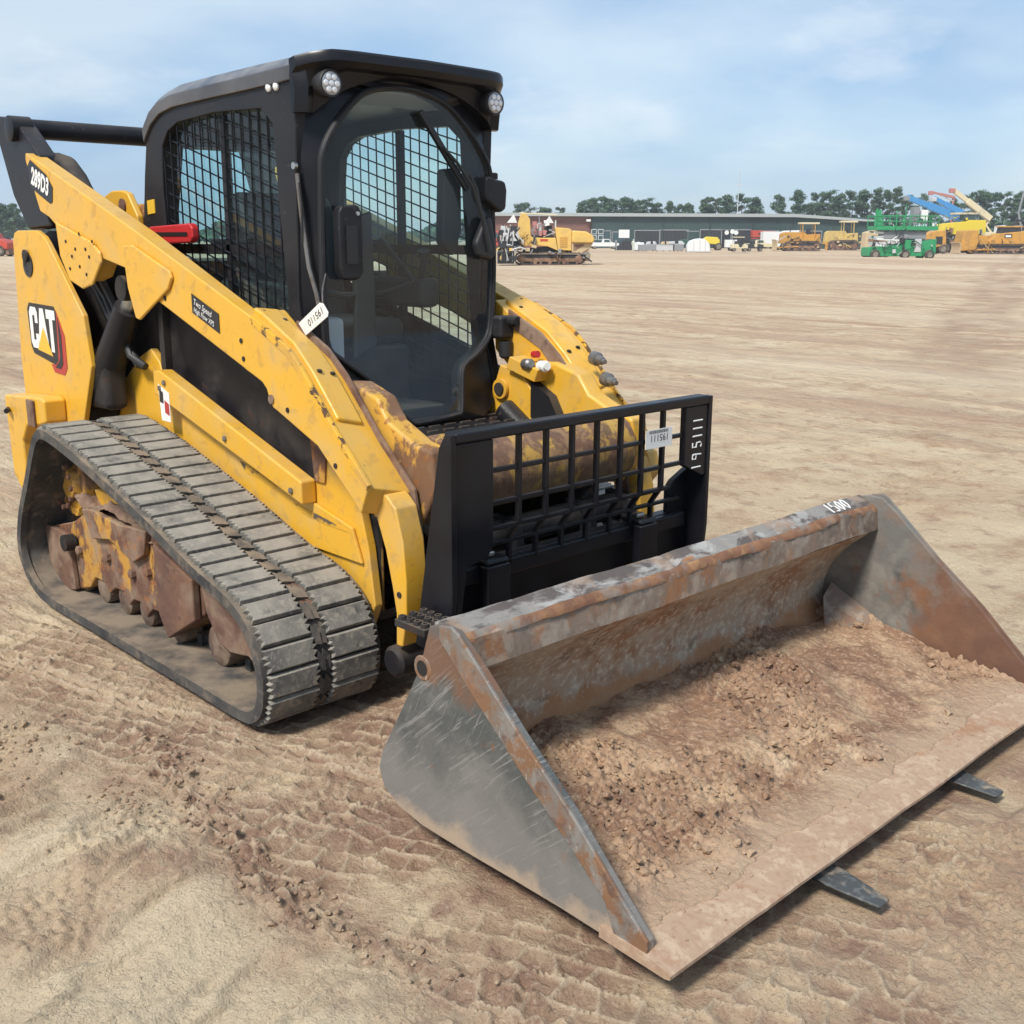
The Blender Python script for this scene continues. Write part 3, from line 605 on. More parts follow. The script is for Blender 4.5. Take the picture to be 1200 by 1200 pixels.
lm_ = MB().prism([(-1.20, 1.60), (-1.18, 1.690), (-1.10, 1.712), (-1.0, 1.712), (-.945, 1.700), (-.865, 1.605), (-.86, 1.50), (-1.18, 1.50)], 1, -.47, -.44).build('engine_bracket', m_yel, T, bevel=.008)
MB().lathe((-.99, -.47, 1.648), (0, -1, 0), [(0, .03), (.008, .03), (.010, .018)], 14).build('bracket_pin', m_rustplate, lm_)
MB().bb(-.98, -.80, -.44, -.38, 1.30, 1.655).build('bracket_plate', m_yelworn, T, bevel=.01)
# ---- lift arms
arm_top = [(-1.415, 1.872), (-.394, 1.536), (.467, 1.240), (.614, 1.168), (.688, 1.109), (.773, 1.026), (.864, .930), (.924, .879), (1.025, .787)]
arm_bot = [(.985, .70), (.93, .745), (.763, .878), (.540, .962), (.510, .972), (.492, .990), (.474, 1.031), (.45, 1.050), (.417, 1.062), (-.22, 1.272), (-.46, 1.345), (-.50, 1.36), (-.51, 1.40), (-.723, 1.435), (-.80, 1.36), (-.89, 1.34), (-1.03, 1.36), (-1.10, 1.45), (-1.14, 1.56), (-1.22, 1.60), (-1.31, 1.625), (-1.35, 1.70), (-1.42, 1.84)]
for s in (-1, 1):
    rear_ = [p for p in arm_top if p[0] < .44]+[(.44, 1.249), (.44, 1.054)]+[p for p in arm_bot if p[0] < .44]
    front_ = [(.34, 1.284)]+[p for p in arm_top if p[0] > .34]+[p for p in arm_bot if p[0] > .41]+[(.34, 1.086)]
    A = MB().prism(front_, 1, s*.70, s*.53).prism(rear_, 1, s*.6995, s*.622).build('lift_arm', m_yel, T, bevel=.006)
    # outer web edge standing proud, with chipped paint
    ow = [(.40, 1.268), (.614, 1.180), (.688, 1.120), (.864, .941), (.93, .884), (1.031, .795), (1.018, .778), (.92, .86), (.85, .925), (.68, 1.09), (.60, 1.152), (.40, 1.24)]
    MB().prism(ow, 1, s*.7025, s*.688).build('outer_web', m_chip, A, bevel=.002)
    # bulge plate and knee plate proud of the face
    MB().prism([(-.50, 1.485), (-.42, 1.49), (-.13, 1.40), (-.118, 1.375), (-.15, 1.335), (-.40, 1.21), (-.43, 1.215), (-.48, 1.33)], 1, s*.714, s*.7005).build('bulge_plate', m_yel, A, bevel=.006)
    kn = MB().prism([(-1.12, 1.58), (-.78, 1.50), (-.71, 1.46), (-.70, 1.42), (-.80, 1.33), (-.90, 1.31), (-1.02, 1.34), (-1.10, 1.44)], 1, s*.716, s*.7005).build('knee_plate', m_yel, A, bevel=.008)
    for bx, bz in ((-1.02, 1.50), (-.97, 1.44), (-.93, 1.47), (-.90, 1.40), (-.83, 1.47), (-.80, 1.44), (-.88, 1.53), (-.76, 1.50), (-1.0, 1.39), (-.84, 1.37)):
        MB().lathe((bx, s*.716, bz), (0, s, 0), [(0, .007), (.003, .007), (.004, .003)], 8).build('rivet', m_blkdirty, kn)
    # raised hose cover along the top
    cov = [(.36, 1.297), (.42, 1.283), (.60, 1.200), (.70, 1.118), (.80, 1.016), (.835, .978), (.812, .955), (.67, 1.105), (.60, 1.16), (.46, 1.232), (.36, 1.265)]
    cv = MB().prism(cov, 1, s*.668, s*.568).build('hose_cover', m_yel, A, bevel=.010)
    for bx, bz, yy in ((.38, 1.292, .64), (.43, 1.277, .59), (.70, 1.121, .64), (.70, 1.121, .59)):
        MB().lathe((bx, s*yy, bz-.24*(.70-yy)-.003), (.3, 0, 1), [(0, .009), (.006, .009), (.008, .005)], 6).build('bolt_head', m_blkdirty, cv)
    # thin inner wear strip standing above the top flange
    st = [(.42, 1.285), (.60, 1.205), (.70, 1.128), (.864, .958), (1.045, .80), (1.075, .66), (1.09, .55), (1.09, .36), (1.06, .36), (1.05, .64), (1.01, .76), (.85, .90), (.60, 1.14), (.42, 1.22)]
    MB().prism([(a_, b_-.040) for a_, b_ in st], 1, s*.540, s*.527).build('inner_web', m_rustplate, A, bevel=.003)
    for o_ in [A, cv]:
        for v_ in o_.data.vertices:
            if v_.co.x > .33 and (o_ is cv or v_.co.z > 0): v_.co.z -= .24*max(0, .70-abs(v_.co.y)-.0)*min(1, max(0, (v_.co.x-.33)/.08))
    # lower leg to the coupler
    lg = [(.95, .74), (.985, .66), (1.020, .58), (1.050, .467), (1.068, .383), (1.064, .278), (1.095, .280), (1.118, .394), (1.120, .50), (1.108, .62), (1.075, .72), (1.03, .755), (.98, .76)]
    MB().prism(lg, 1, s*.637, s*.552).build('lower_leg', m_yel, A, bevel=.006)
    MB().prism([(.97, .70), (1.0, .58), (1.03, .44), (1.04, .30), (1.07, .30), (1.06, .60), (1.03, .72)], 1, s*.55, s*.5415).build('leg_inner_plate', m_yelworn, A, bevel=.004)
    MB().lathe((1.088, s*.637, .45), (0, s, 0), [(0, .010), (.004, .010)], 10).build('bolt_head', m_blkdirty, A)
    MB().lathe((1.045, s*.50, .215), (0, s, 0), [(0, .052), (.13, .052), (.14, .040)], 20).build('pivot_pin', m_blkdirty, A)
    MB().lathe((.505, s*.70, 1.0-.0), (0, s, 0), [(0, .016), (.005, .016)], 10).build('bolt_head', m_rustplate, A)
    for bx, bz in ((.60, .955+.02), (.86, .83), (.33, 1.18), (.34, 1.12), (-.2, 1.3)):
        MB().lathe((bx, s*.70, bz), (0, s, 0), [(0, .009), (.003, .009)], 10).build('bolt_head', m_blkdirty, A)
    if s > 0: A.location.y = -.075
    # gusset box between arm and cross beam
    gs = [(.60, 1.05), (.707, 1.058), (.83, 1.022), (.886, .953), (1.014, .898), (1.10, .885), (1.12, .76), (1.05, .64), (.93, .62), (.80, .66), (.70, .80), (.58, .93)]
    G = MB().prism(gs, 1, s*.515, s*.43).build('cross_beam_gusset', m_yelworn if s < 0 else m_yel, T, bevel=.014)
    MB().prism([(.62, .98), (.72, .93), (.80, .80), (.74, .76), (.62, .84)], 1, s*.428, s*.386).build('cylinder_well_shade', m_decalblk, T)  # solid black block painted as the shade inside the arch
    # tilt cylinder boss and cylinder
    bp_ = [(.44, 1.03), (.57, 1.00), (.66, .90), (.70, .80), (.66, .74), (.58, .82), (.50, .84), (.42, .78), (.34, .78), (.33, .86), (.40, .93)]
    B = MB().prism(bp_, 1, s*.425, s*.39).build('tilt_boss', m_yel, T, bevel=.006)
    MB().lathe((.455, s*.385, .935), (0, -s, 0), [(0, .040), (.012, .040), (.012, .026), (.004, .026)], 20).build('boss_ring', m_yel, B)
    MB().lathe((.455, s*.38, .935), (0, -s, 0), [(0, .025), (.014, .025)], 16).build('boss_pin', m_blkdirty, B)
    MB().lathe((.38, s*.385, .88), (0, -s, 0), [(0, .022), (.02, .022)], 12).build('grease_cap', m_rustplate, B)
    tc_ = MB().tube([(.50, s*.36, .86), (.95, s*.36, .58)], .045, 16).build('tilt_cylinder', m_blk, T)
    MB().tube([(.95, s*.36, .58), (1.12, s*.36, .47)], .024, 12).build('cylinder_rod', m_pin, tc_)
for body_, sx_ in ():
    pass
# cross beam: bent torque plate
MB().lathe((1.0, -.43, .775), (0, 1, 0), [(0, .135), (.86, .135)], 14).build('cross_beam', m_beam, T, bevel=.01)
MB().tube([(1.06, -.40, .56), (1.06, .40, .56)], .05, 12).build('coupler_tube', m_blkdirty, T)
MB().bb(1.03, 1.09, -.52, .52, .22, .36).build('coupler_lower_beam', m_blk, T, bevel=.01)
for y in (-.40, -.18, .18, .40):
    MB().prism([(1.02, .62), (1.14, .60), (1.18, .40), (1.16, .24), (1.04, .22)], 1, y-.02, y+.02).build('coupler_rib', m_blk, T, bevel=.006)
MB().prism([(1.00, .20), (1.20, .20), (1.20, .26), (1.00, .26)], 1, -.52, .52).build('coupler_foot', m_blk, T, bevel=.006)
# hydraulic couplings on the left arm
hb = MB().prism([(.50, 1.02), (.66, .98), (.68, 1.03), (.52, 1.07)], 1, .452, .365).build('coupling_block', m_yel, T, bevel=.005)
MB().lathe((.66, .40, 1.04), (1, -.3, .1), [(0, .022), (.04, .022), (.045, .015), (.055, .015)], 14).build('coupling_cap', m_label, hb)
MB().lathe((.60, .375, 1.045), (1, -.3, .1), [(0, .022), (.04, .022), (.05, .014)], 14).build('coupling_cap', m_steel, hb)
MB().lathe((.60, .42, 1.08), (1, -.2, .1), [(0, .014), (.03, .014)], 12).build('coupling_cap', m_red, hb)
for z, x in ((1.075, .80), (1.0, .86)):
    q = MB().lathe((x, .545, z), (1, -.15, -.15), [(0, .026), (.03, .027), (.035, .018), (.058, .016), (.062, .009), (.075, .009)], 14).build('hose_coupling', m_steel, T)
# extra yellow lugs at the left arm's front end
MB().prism([(1.0, .76), (1.07, .74), (1.09, .66), (1.04, .60), (.98, .66)], 1, .625, .56).build('arm_end_lug', m_yel, T, bevel=.008)

# ---- decals on the near arm and tower
dx = Vector((1, 0, -.335)).normalized(); dz = Vector((.335, 0, 1)).normalized()
MB().prism([(-1.395, 1.815), (-1.36, 1.84), (-1.20, 1.772), (-1.145, 1.72), (-1.16, 1.66), (-1.185, 1.655), (-1.375, 1.725)], 1, -.7025, -.7008).build('model_decal', m_decalblk, T)
text('289D3', 'model_number', m_label, T, (-1.368, -.7026, 1.746), dx, dz, .098, .001, .66, .0045, 1.06)
lb = MB().prism([(.005, 1.325), (.19, 1.262), (.19, 1.195), (.005, 1.258)], 1, -.7025, -.7008).build('speed_label', m_decalblk, T)
text('Two Speed', 'label_text', m_label, lb, (.017, -.7026, 1.289), dx, dz, .030, .001, .95)
text('High Flow XPS', 'label_text', m_label, lb, (.017, -.7026, 1.262), dx, dz, .026, .001, .92)
# tower emblem
em = MB().prism([(-1.565, 1.20), (-1.54, 1.228), (-1.26, 1.222), (-1.235, 1.195), (-1.255, .985), (-1.29, .965), (-1.53, 1.0), (-1.555, 1.03)], 1, -.7025, -.7008).build('emblem_back', m_decalblk, T)
MB().prism([(-1.24, 1.205), (-1.165, 1.10), (-1.165, .96), (-1.20, .925), (-1.31, .93), (-1.34, .965), (-1.29, .965), (-1.255, .985), (-1.235, 1.195)], 1, -.7022, -.7006).build('emblem_hexagon', m_decalred, em)
MB().prism([(-1.225, 1.18), (-1.20, 1.10), (-1.205, .975), (-1.235, .95), (-1.29, .953), (-1.28, .963), (-1.25, .98), (-1.232, 1.0)], 1, -.7034, -.7023).build('emblem_black_band', m_decalblk, em)  # printed black band along the emblem edge
LC = [(.97, .36), (.97, .12), (.80, 0), (.20, 0), (0, .14), (0, .86), (.20, 1), (.80, 1), (.97, .88), (.97, .62), (.64, .62), (.64, .80), (.36, .80), (.36, .20), (.64, .20), (.64, .36)]
LA = [(.0, 0), (.33, 1), (.67, 1), (1.0, 0), (.66, 0), (.5, .58), (.34, 0)]
LT = [(0, 1), (1, 1), (1, .78), (.68, .78), (.68, 0), (.32, 0), (.32, .78), (0, .78)]
for LL, x0_, w_ in ((LC, -1.545, .095), (LA, -1.462, .125), (LT, -1.350, .098)):
    MB().prism([(x0_+a_*w_, 1.212-(x0_+a_*w_+1.545)*.03-.185*(1-b_)) for a_, b_ in LL], 1, -.7034, -.7027).build('emblem_letter', m_label, em)
MB().add([(-1.475, -.7042, 1.020), (-1.305, -.7042, 1.0), (-1.395, -.7042, 1.125)], [(0, 1, 2)]).build('emblem_triangle', m_decalyel, em)
# paper tag wired to the cab corner above the arm
tgm = MB().prism([(.455, 1.238), (.585, 1.312), (.605, 1.310), (.632, 1.283), (.628, 1.27), (.495, 1.20)], 1, -.552, -.5505).build('paper_tag', m_label, T)
text('195110', 'tag_number', m_decalblk, tgm, (.598, -.5522, 1.302), (-.86, 0, -.5), (.5, 0, -.86), .034, .001, 1.02)
MB().tube([(.60, -.551, 1.30), (.57, -.53, 1.345), (.53, -.50, 1.36), (.49, -.46, 1.40)], .0025, 5).build('tag_wire', m_steel, T)

# ---- cab
CX, CY = .33, .45
outer = [(.335, 2.045), (.315, 1.60), (.30, 1.28), (.36, 1.05), (.42, .84), (-.10, .84), (-.80, .84), (-.845, 1.20), (-.853, 1.584), (-.815, 1.76), (-.773, 1.916), (-.72, 1.99), (-.656, 2.037), (-.30, 2.045), (.12, 2.048)]
inner = [(.185, 1.90), (.205, 1.60), (.235, 1.30), (.25, 1.10), (.22, .93), (-.10, .93), (-.60, .98), (-.64, 1.25), (-.655, 1.55), (-.660, 1.72), (-.640, 1.87), (-.585, 1.925), (-.498, 1.952), (-.211, 1.966), (.11, 1.955)]
for s in (-1, 1):
    y0, y1 = s*CY, s*(CY-.045)
    P = MB().ring([(a, y0, b) for a, b in outer], [(a, y0, b) for a, b in inner], [(a, y1, b) for a, b in outer], [(a, y1, b) for a, b in inner]).build('cab_side_frame', m_blkgloss if s > 0 else m_blk, T, bevel=.006)
    MB().bb(-.222, -.190, s*.425, s*.40, .93, 1.96).build('window_mullion', m_blk, P)
    MB().bb(-.66, .22, s*.425, s*.40, 1.455, 1.492).build('window_rail', m_blk, P)
    wy = s*(CY-.018)
    MB().add([(a, s*.416, b) for a, b in inner], [tuple(range(len(inner)))]).build('side_window', m_sideglass, P, sm=0)
    def clip(poly, nx_, nz_, c):
        xs = []
        for (a, b), (c2, d2) in zip(poly, poly[1:]+poly[:1]):
            p, q = a*nx_+b*nz_-c, c2*nx_+d2*nz_-c
            if p*q < 0:
                t = p/(p-q); xs.append((a+(c2-a)*t, b+(d2-b)*t))
        return sorted(xs)
    rows = []
    c = .72
    while c < 2.10:
        e = clip(inner, .28, 1, c)
        if len(e) >= 2: rows.append(((e[0][0]-.008, wy, e[0][1]), (e[-1][0]+.008, wy, e[-1][1])))
        c += .053
    x = -.648
    while x < .24:
        e = clip(inner, 1, 0.0, x)
        if len(e) >= 2:
            zz_ = sorted(q[1] for q in e); rows.append(((x, wy+s*.006, zz_[0]-.008), (x, wy+s*.006, zz_[-1]+.008)))
        x += .060
    grid_wires(rows, .0034, 5).build('window_guard_mesh', m_blkgloss, P, kind='stuff')
# rear wall with window
ro_ = [(-.43, .86), (0, .86), (.43, .86), (.43, 1.5), (.43, 2.0), (0, 2.0), (-.43, 2.0), (-.43, 1.5)]
ri_ = [(-.34, 1.42), (0, 1.42), (.34, 1.42), (.34, 1.62), (.30, 1.88), (0, 1.90), (-.30, 1.88), (-.34, 1.62)]
RW = MB().ring([(-.78, a, b) for a, b in ro_], [(-.78, a, b) for a, b in ri_], [(-.75, a, b) for a, b in ro_], [(-.75, a, b) for a, b in ri_]).build('cab_rear_frame', m_blk, T)
MB().add([(-.768, a, b) for a, b in ri_], [tuple(range(len(ri_)))]).build('rear_window', m_sideglass, RW, sm=0)
# front face with arched door opening
def fx(z): return .372 if z > 1.16 else .372+(1.16-z)*.29
door = [(-.067, 2.029), (-.169, 2.014), (-.246, 1.971), (-.335, 1.876), (-.380, 1.795), (-.388, 1.71), (-.394, 1.55), (-.396, 1.42), (-.396, 1.25), (-.388, 1.142), (-.345, 1.10), (-.222, 1.003), (-.170, .938), (-.10, .862), (-.05, .852), (.118, .862), (.152, .878), (.178, .968), (.205, 1.037), (.285, 1.080), (.360, 1.135), (.385, 1.20), (.396, 1.42), (.390, 1.60), (.380, 1.739), (.356, 1.807), (.273, 1.902), (.173, 1.982), (.056, 2.022)]
def cr2(P, sub=3):
    o_ = []; k = len(P)
    for i in range(k):
        p0, p1, p2, p3 = [np.array(P[(i+q) % k]) for q in (-1, 0, 1, 2)]
        for t in np.linspace(0, 1, sub, endpoint=False): o_.append(tuple(.5*((2*p1)+(-p0+p2)*t+(2*p0-5*p1+4*p2-p3)*t*t+(-p0+3*p1-3*p2+p3)*t**3)))
    return o_
door = cr2(door)
dsym = door
fo = []
for y, z in dsym:      # matching outer loop on the face rectangle
    if z > 2.0 or (z > 1.95 and abs(y) < .26): fo.append((max(-.44, min(.44, y*2.4)), 2.05))
    elif z < .90: fo.append((y*1.9, .835))
    else: fo.append((math.copysign(.44, y), z if z < 1.9 else 2.03))
def fr3(L_, off): return [(fx(z)+off, y, z) for y, z in L_]
def fr3o(L_, off): return [((fx(z) if abs(y) < .40 else fx(z)-.055)+off, y, z) for y, z in L_]
FF = MB().ring(fr3o(fo, -.004), fr3(dsym, 0), fr3o(fo, -.04), fr3(dsym, -.04)).build('cab_front_frame', m_blkgloss, T, bevel=.004)
grow = lambda k: [(y*(1+k), 1.45+(z-1.45)*(1+k*.7)) for y, z in dsym]
sh = grow(-.035)
DR = MB().ring(fr3(grow(.035), .020), fr3(grow(-.02), .020), fr3(grow(.035), -.001), fr3(grow(-.02), -.001)).build('front_door', m_rubseal, T, bevel=.006)
MB().tube([(fx(z)+.022, y, z) for y, z in grow(.012)], .009, 8, closed=True).build('door_trim', m_blk, DR)
gp = grow(-.015)
n = len(gp); MB().add([(fx(z)+.012, y, z) for y, z in gp]+[(fx(1.16)+.012, 0, 1.5), (fx(1.0)+.012, 0, 1.0)],
    []).f
def glass_sheet():
    # strips between left and right sides of the door, following the bend
    L_ = [p for p in gp if p[0] <= -.04]; zs = sorted({round(z, 3) for _, z in gp})
    def span(z):
        xs = []
        for (a, b), (c, d_) in zip(gp, gp[1:]+gp[:1]):
            if (b-z)*(d_-z) <= 0 and b != d_: xs.append(a+(c-a)*(z-b)/(d_-b))
        return (min(xs), max(xs)) if xs else None
    lo, hi = min(z for _, z in gp), max(z for _, z in gp); vs = []; fs = []
    zz = np.linspace(lo+.001, hi-.001, 60)
    for z in zz:
        a, b = span(z)
        for t in np.linspace(0, 1, 9): 
            y = a+(b-a)*t; vs.append((fx(z)+.010+.010*(1-(y/.4)**2), y, z))
    for i in range(len(zz)-1):
        for j in range(8): fs.append((i*9+j, i*9+j+1, (i+1)*9+j+1, (i+1)*9+j))
    return MB().add(vs, fs)
glass_sheet().build('door_glass', m_glass, DR, sm=60)
# brow moulding over the door
# roof with visor
cs = [(-.462, -.075), (-.466, -.030), (-.455, -.018), (-.415, .012), (-.30, .026), (0, .034), (.30, .026), (.415, .012), (.455, -.018), (.466, -.030), (.462, -.075)]
xs_ = [-.775, -.76, -.71, -.63, -.52, -.25, .05, .33]
zs_ = [1.965, 1.985, 2.030, 2.065, 2.082, 2.090, 2.096, 2.104]
mb = MB(); k = len(cs)
for ix_, (x, z) in enumerate(zip(xs_, zs_)):
    for y, dz_ in cs:
        xx = x
        if x > .35: y *= (.90 if x < .42 else .80)
        mb.v.append((xx, y, z+dz_*(1 if x < .3 else (.5 if dz_ > 0 else 1))))
for i in range(len(xs_)-1):
    for j in range(k-1): mb.f.append((i*k+j, i*k+j+1, (i+1)*k+j+1, (i+1)*k+j))
    mb.f.append((i*k+k-1, i*k, (i+1)*k, (i+1)*k+k-1))
mb.f += [tuple(range(k)), tuple(range((len(xs_)-1)*k, len(xs_)*k))]
RF = mb.build('cab_roof', m_roof, T, bevel=.004, sm=30)
MB().bb(-.72, .34, -.40, .40, 2.02, 2.035).build('headliner', m_liner, RF)
ck = MB(); sty = np.linspace(-.464, .464, 33); nst = 8
for y in sty:
    ay = abs(y); x1_ = float(np.interp(ay, [0, .30, .36, .40, .43, .464], [.482, .476, .466, .444, .408, .362])); zt_ = float(np.interp(ay, [0, .38, .43, .464], [2.123, 2.120, 2.112, 2.100]))
    zb_ = max(1.925, 1.79+.272*math.sqrt(max(0., 1-(y/.468)**2))) ; fb = .386 if ay < .40 else .37
    if x1_-.05 < fb: fb = x1_-.02
    mid_ = max(zb_+.012, zt_-.055-.05*ss(.28, .40, np.array(ay)).item())
    ck.v += [(.325, y, zt_-.006), (x1_-.006, y, zt_), (x1_, y, zt_-.008), (x1_+.002, y, zt_-.034), (x1_-.022, y, zt_-.052), (fb+.012, y, mid_), (fb, y, zb_), (.325, y, zb_)]
for i in range(len(sty)-1):
    for j in range(nst): ck.f.append((i*nst+j, i*nst+(j+1) % nst, (i+1)*nst+(j+1) % nst, (i+1)*nst+j))
ck.f += [tuple(range(nst)), tuple(range((len(sty)-1)*nst, len(sty)*nst))]
ck.build('front_visor', m_blkgloss, T, sm=28)
for s in (-1, 1):
    lp = MB().lathe((.385, s*.372, 2.018), (1, -s*.06 if s > 0 else .0, -.04), [(-.05, .036), (0, .044), (.045, .046), (.050, .043), (.048, .038)], 24).build('work_lamp', m_rubseal, T)
    MB().lathe((.43, s*.372, 2.016), (1, 0, -.04), [(0, .037), (.004, .037), (.006, .034)], 24).build('lamp_lens', m_lens, lp)
    lc_ = MB()
    for q in range(7):
        rr_ = 0 if q == 0 else .022; an_ = q*math.pi/3; lc_.lathe((.4355, s*.372+rr_*math.cos(an_), 2.016+rr_*math.sin(an_)), (1, 0, -.04), [(0, .0105), (.003, .009), (.004, .004)], 10)
    lc_.build('led_cluster', m_lampglass, lp, kind='stuff')
for x in (.178, .225):
    q = MB().lathe((x, -.451, 2.018), (0, -1, 0), [(0, .015), (.006, .015), (.010, .011), (.013, .003)], 16).build('side_reflector', m_lampglass, T)
# red marker bracket and yellow sticker at rear of cab side
rb = MB().prism([(-.74, 1.560), (-.395, 1.572), (-.373, 1.555), (-.373, 1.515), (-.40, 1.497), (-.70, 1.49), (-.74, 1.50)], 1, -.485, -.4515).build('red_latch_bar', m_red, T, bevel=.008)
MB().bb(-.70, -.41, -.4875, -.4855, 1.522, 1.538).build('latch_slot', m_decalblk, rb)
MB().prism([(-.80, 1.665), (-.735, 1.67), (-.735, 1.615), (-.80, 1.61)], 1, -.4535, -.4505).build('yellow_sticker', m_decalyel, T)
# strut, handle, hinge and mirror on the door
MB().prism([(-.362, 1.60), (-.35, 1.625), (-.28, 1.63), (-.262, 1.60), (-.262, 1.40), (-.285, 1.375), (-.345, 1.375), (-.362, 1.41)], 0, .395, .44).build('door_latch', m_blk, T, bevel=.010)
MB().prism([(-.338, 1.56), (-.292, 1.56), (-.292, 1.43), (-.338, 1.43)], 0, .4405, .446).build('latch_recess', m_decalblk, T)
MB().lathe((.44, -.285, 1.60), (1, 0, 0), [(0, .008), (.004, .007)], 10).build('latch_screw', m_pin, T)
MB().tube([(.33, -.452, 1.73), (.345, -.452, 1.60), (.36, -.44, 1.42), (.385, -.43, 1.33), (.39, -.42, 1.26)], .008, 8).build('gas_strut', m_steel, T)
MB().lathe((.325, -.452, 1.755), (0, -1, 0), [(0, .012), (.012, .012)], 12).build('strut_bolt', m_pin, T)
MB().tube([(.34, -.455, 1.70), (.36, -.46, 1.62), (.35, -.455, 1.50)], .004, 6).build('lamp_wire', m_rubseal, T)
mr_ = MB().prism([(.33, 1.745), (.35, 1.75), (.385, 1.74), (.43, 1.735), (.44, 1.70), (.435, 1.63), (.41, 1.615), (.38, 1.63), (.34, 1.655), (.325, 1.69)], 0, .36, .43).build('door_hinge_cover', m_blk, T, bevel=.012)
MB().lathe((.39, .40, 1.742), (0, 0, 1), [(0, .018), (.02, .018), (.024, .012)], 12).build('hinge_pin', m_blk, mr_)
lw = MB().bb(.37, .45, .385, .47, 1.13, 1.22).build('lower_hinge', m_blk, T, bevel=.015)
MB().lathe((.43, .43, 1.12), (0, 0, -1), [(0, .028), (.06, .026), (.07, .015)], 14).build('hinge_knuckle', m_rubseal, lw)
MB().lathe((.45, .44, 1.20), (1, 0, 0), [(0, .022), (.04, .020)], 12).build('hinge_bolt', m_blk, lw)
# wiper
MB().prism([(.275, 1.50), (.33, 1.60), (.36, 1.60), (.39, 1.47), (.36, 1.435), (.29, 1.45)], 0, .392, .43).build('wiper_motor_cover', m_rubseal, T, bevel=.015)
MB().tube([(.435, .34, 1.47), (.437, .30, 1.60), (.437, .25, 1.71), (.432, .18, 1.79), (.425, .12, 1.84)], [.011, .009, .008, .006, .005], 8).build('wiper_arm', m_rubseal, T)
MB().tube([(.437, .325, 1.50), (.44, .27, 1.70), (.437, .235, 1.75)], .005, 6).build('washer_hose', m_rubseal, T)
MB().prism([(.235, 1.69), (.25, 1.705), (.03, 1.965), (.012, 1.955)], 0, .405, .421).build('wiper_blade', m_rubseal, T)
MB().bb(.35, .378, -.40, -.30, .90, 1.02).build('corner_panel', m_blk, T)

# ---- interior
MB().bb(-.75, .45, -.40, .40, .80, .835).build('cab_floor', m_blkdirty, T)
SE = MB().bb(-.42, .02, -.25, .25, 1.10, 1.20).build('seat_cushion', m_seat, T, bevel=.035, seg=3)
MB().prism([(-.44, 1.16), (-.34, 1.16), (-.42, 1.62), (-.47, 1.70), (-.54, 1.70), (-.55, 1.60)], 1, -.23, .23).build('seat_back', m_seat, T, bevel=.035, seg=3)
MB().bb(-.44, .02, -.27, .27, .84, 1.09).build('seat_base', m_blkdirty, T, bevel=.02)
for s in (-1, 1):
    arr = MB().bb(-.40, .10, s*.27, s*.37, 1.24, 1.36).build('arm_console', m_seat, T, bevel=.025, seg=3)
    js = MB().tube([(.06, s*.30, 1.36), (.08, s*.30, 1.43), (.09, s*.29, 1.47)], [.014, .016, .028], 10).build('joystick', m_rubseal, arr)
MB().tube([(-.55, -.30, 1.50), (-.20, -.31, 1.50), (.04, -.28, 1.34), (.06, -.10, 1.30), (.06, .10, 1.30), (.04, .28, 1.34), (-.20, .31, 1.50), (-.55, .30, 1.50)], .014, 8).build('lap_bar', m_blk, T)
MB().prism([(.27, 1.78), (.36, 1.79), (.36, 1.55), (.32, 1.45), (.26, 1.50)], 0, .20, .25).build('side_monitor', m_seat, T, bevel=.01)
MB().prism([(-.03, 1.60), (.05, 1.62), (.06, 1.10), (-.05, 1.05)], 0, .05, .075).build('monitor_post', m_seat, T, bevel=.01)
MB().bb(.20, .44, -.30, .10, .84, .90).build('foot_rest', m_blkdirty, T, bevel=.01)
MB().tube([(-.62, -.10, 1.35), (-.65, -.16, 1.62), (-.66, -.14, 1.83)], .005, 5).build('radio_aerial', m_rubseal, T)
MB().bb(.12, .34, -.395, -.28, 1.02, 1.24).build('side_trim_panel', m_liner, T, bevel=.02)
# front step with anti-slip treads
stp = MB().bb(.44, .90, -.36, .36, .79, .815).build('front_step', m_blkdirty, T, bevel=.005)
tr_ = None
for i in range(5):
    for j in range(9):
        if tr_ is None:
            tr_ = MB().prism([(-.02, 0), (.02, 0), (.014, .020), (.004, .012), (-.004, .020), (-.014, .012)], 1, -.028, .028).build('grip_cleat', m_blkdirty, stp); tr_.location = (.50, -.31, .815)
        else: inst(tr_, stp, (.50+.082*i, -.31+.0775*j, .815))

exec_marker = 'FORK'
# ================================================================== FORK CARRIAGE
FK = empty('pallet_fork_frame', (1.25, 0, 0), 0, 'black pallet fork frame with a grid backrest marked 195111, hung on the loader', 'fork frame')
FK.location = (0, 0, 0)
GX0, GX1 = 1.285, 1.312
MB().bb(1.262, 1.318, -.60, .602, .945, .978).build('top_rail', m_blkgloss, FK, bevel=.008, seg=3)
MB().prism([(-.60, .944), (-.449, .944), (-.449, .62), (-.47, .585), (-.555, .57), (-.575, .44), (-.60, .40)], 0, GX0, GX1).build('left_panel', m_blkgloss, FK, bevel=.004)
RP = MB().prism([(.474, .944), (.60, .944), (.60, .69), (.585, .685), (.474, .735)], 0, GX0, GX1).build('right_panel', m_blkgloss, FK, bevel=.004)
for y0, y1 in ((-.62, -.60), (.5995, .6195)):
    MB().prism([(1.318, .975), (1.29, .975), (1.262, .93), (1.16, .40), (1.14, .30), (1.30, .28), (1.318, .50)], 1, y0, y1).build('side_gusset', m_blkgloss, FK, bevel=.003)
for y in (-.332, -.214, -.096, .022, .140, .250, .362):
    z1 = .60 if y < .2 else .64
    MB().prism([(1.288, .944), (1.306, .944), (1.306, .670), (1.262, .610), (1.262, .53), (1.246, .53), (1.246, .612), (1.288, .675)], 1, y-.008, y+.008).build('vertical_bar', m_blkgloss, FK, bevel=.002, seg=1)
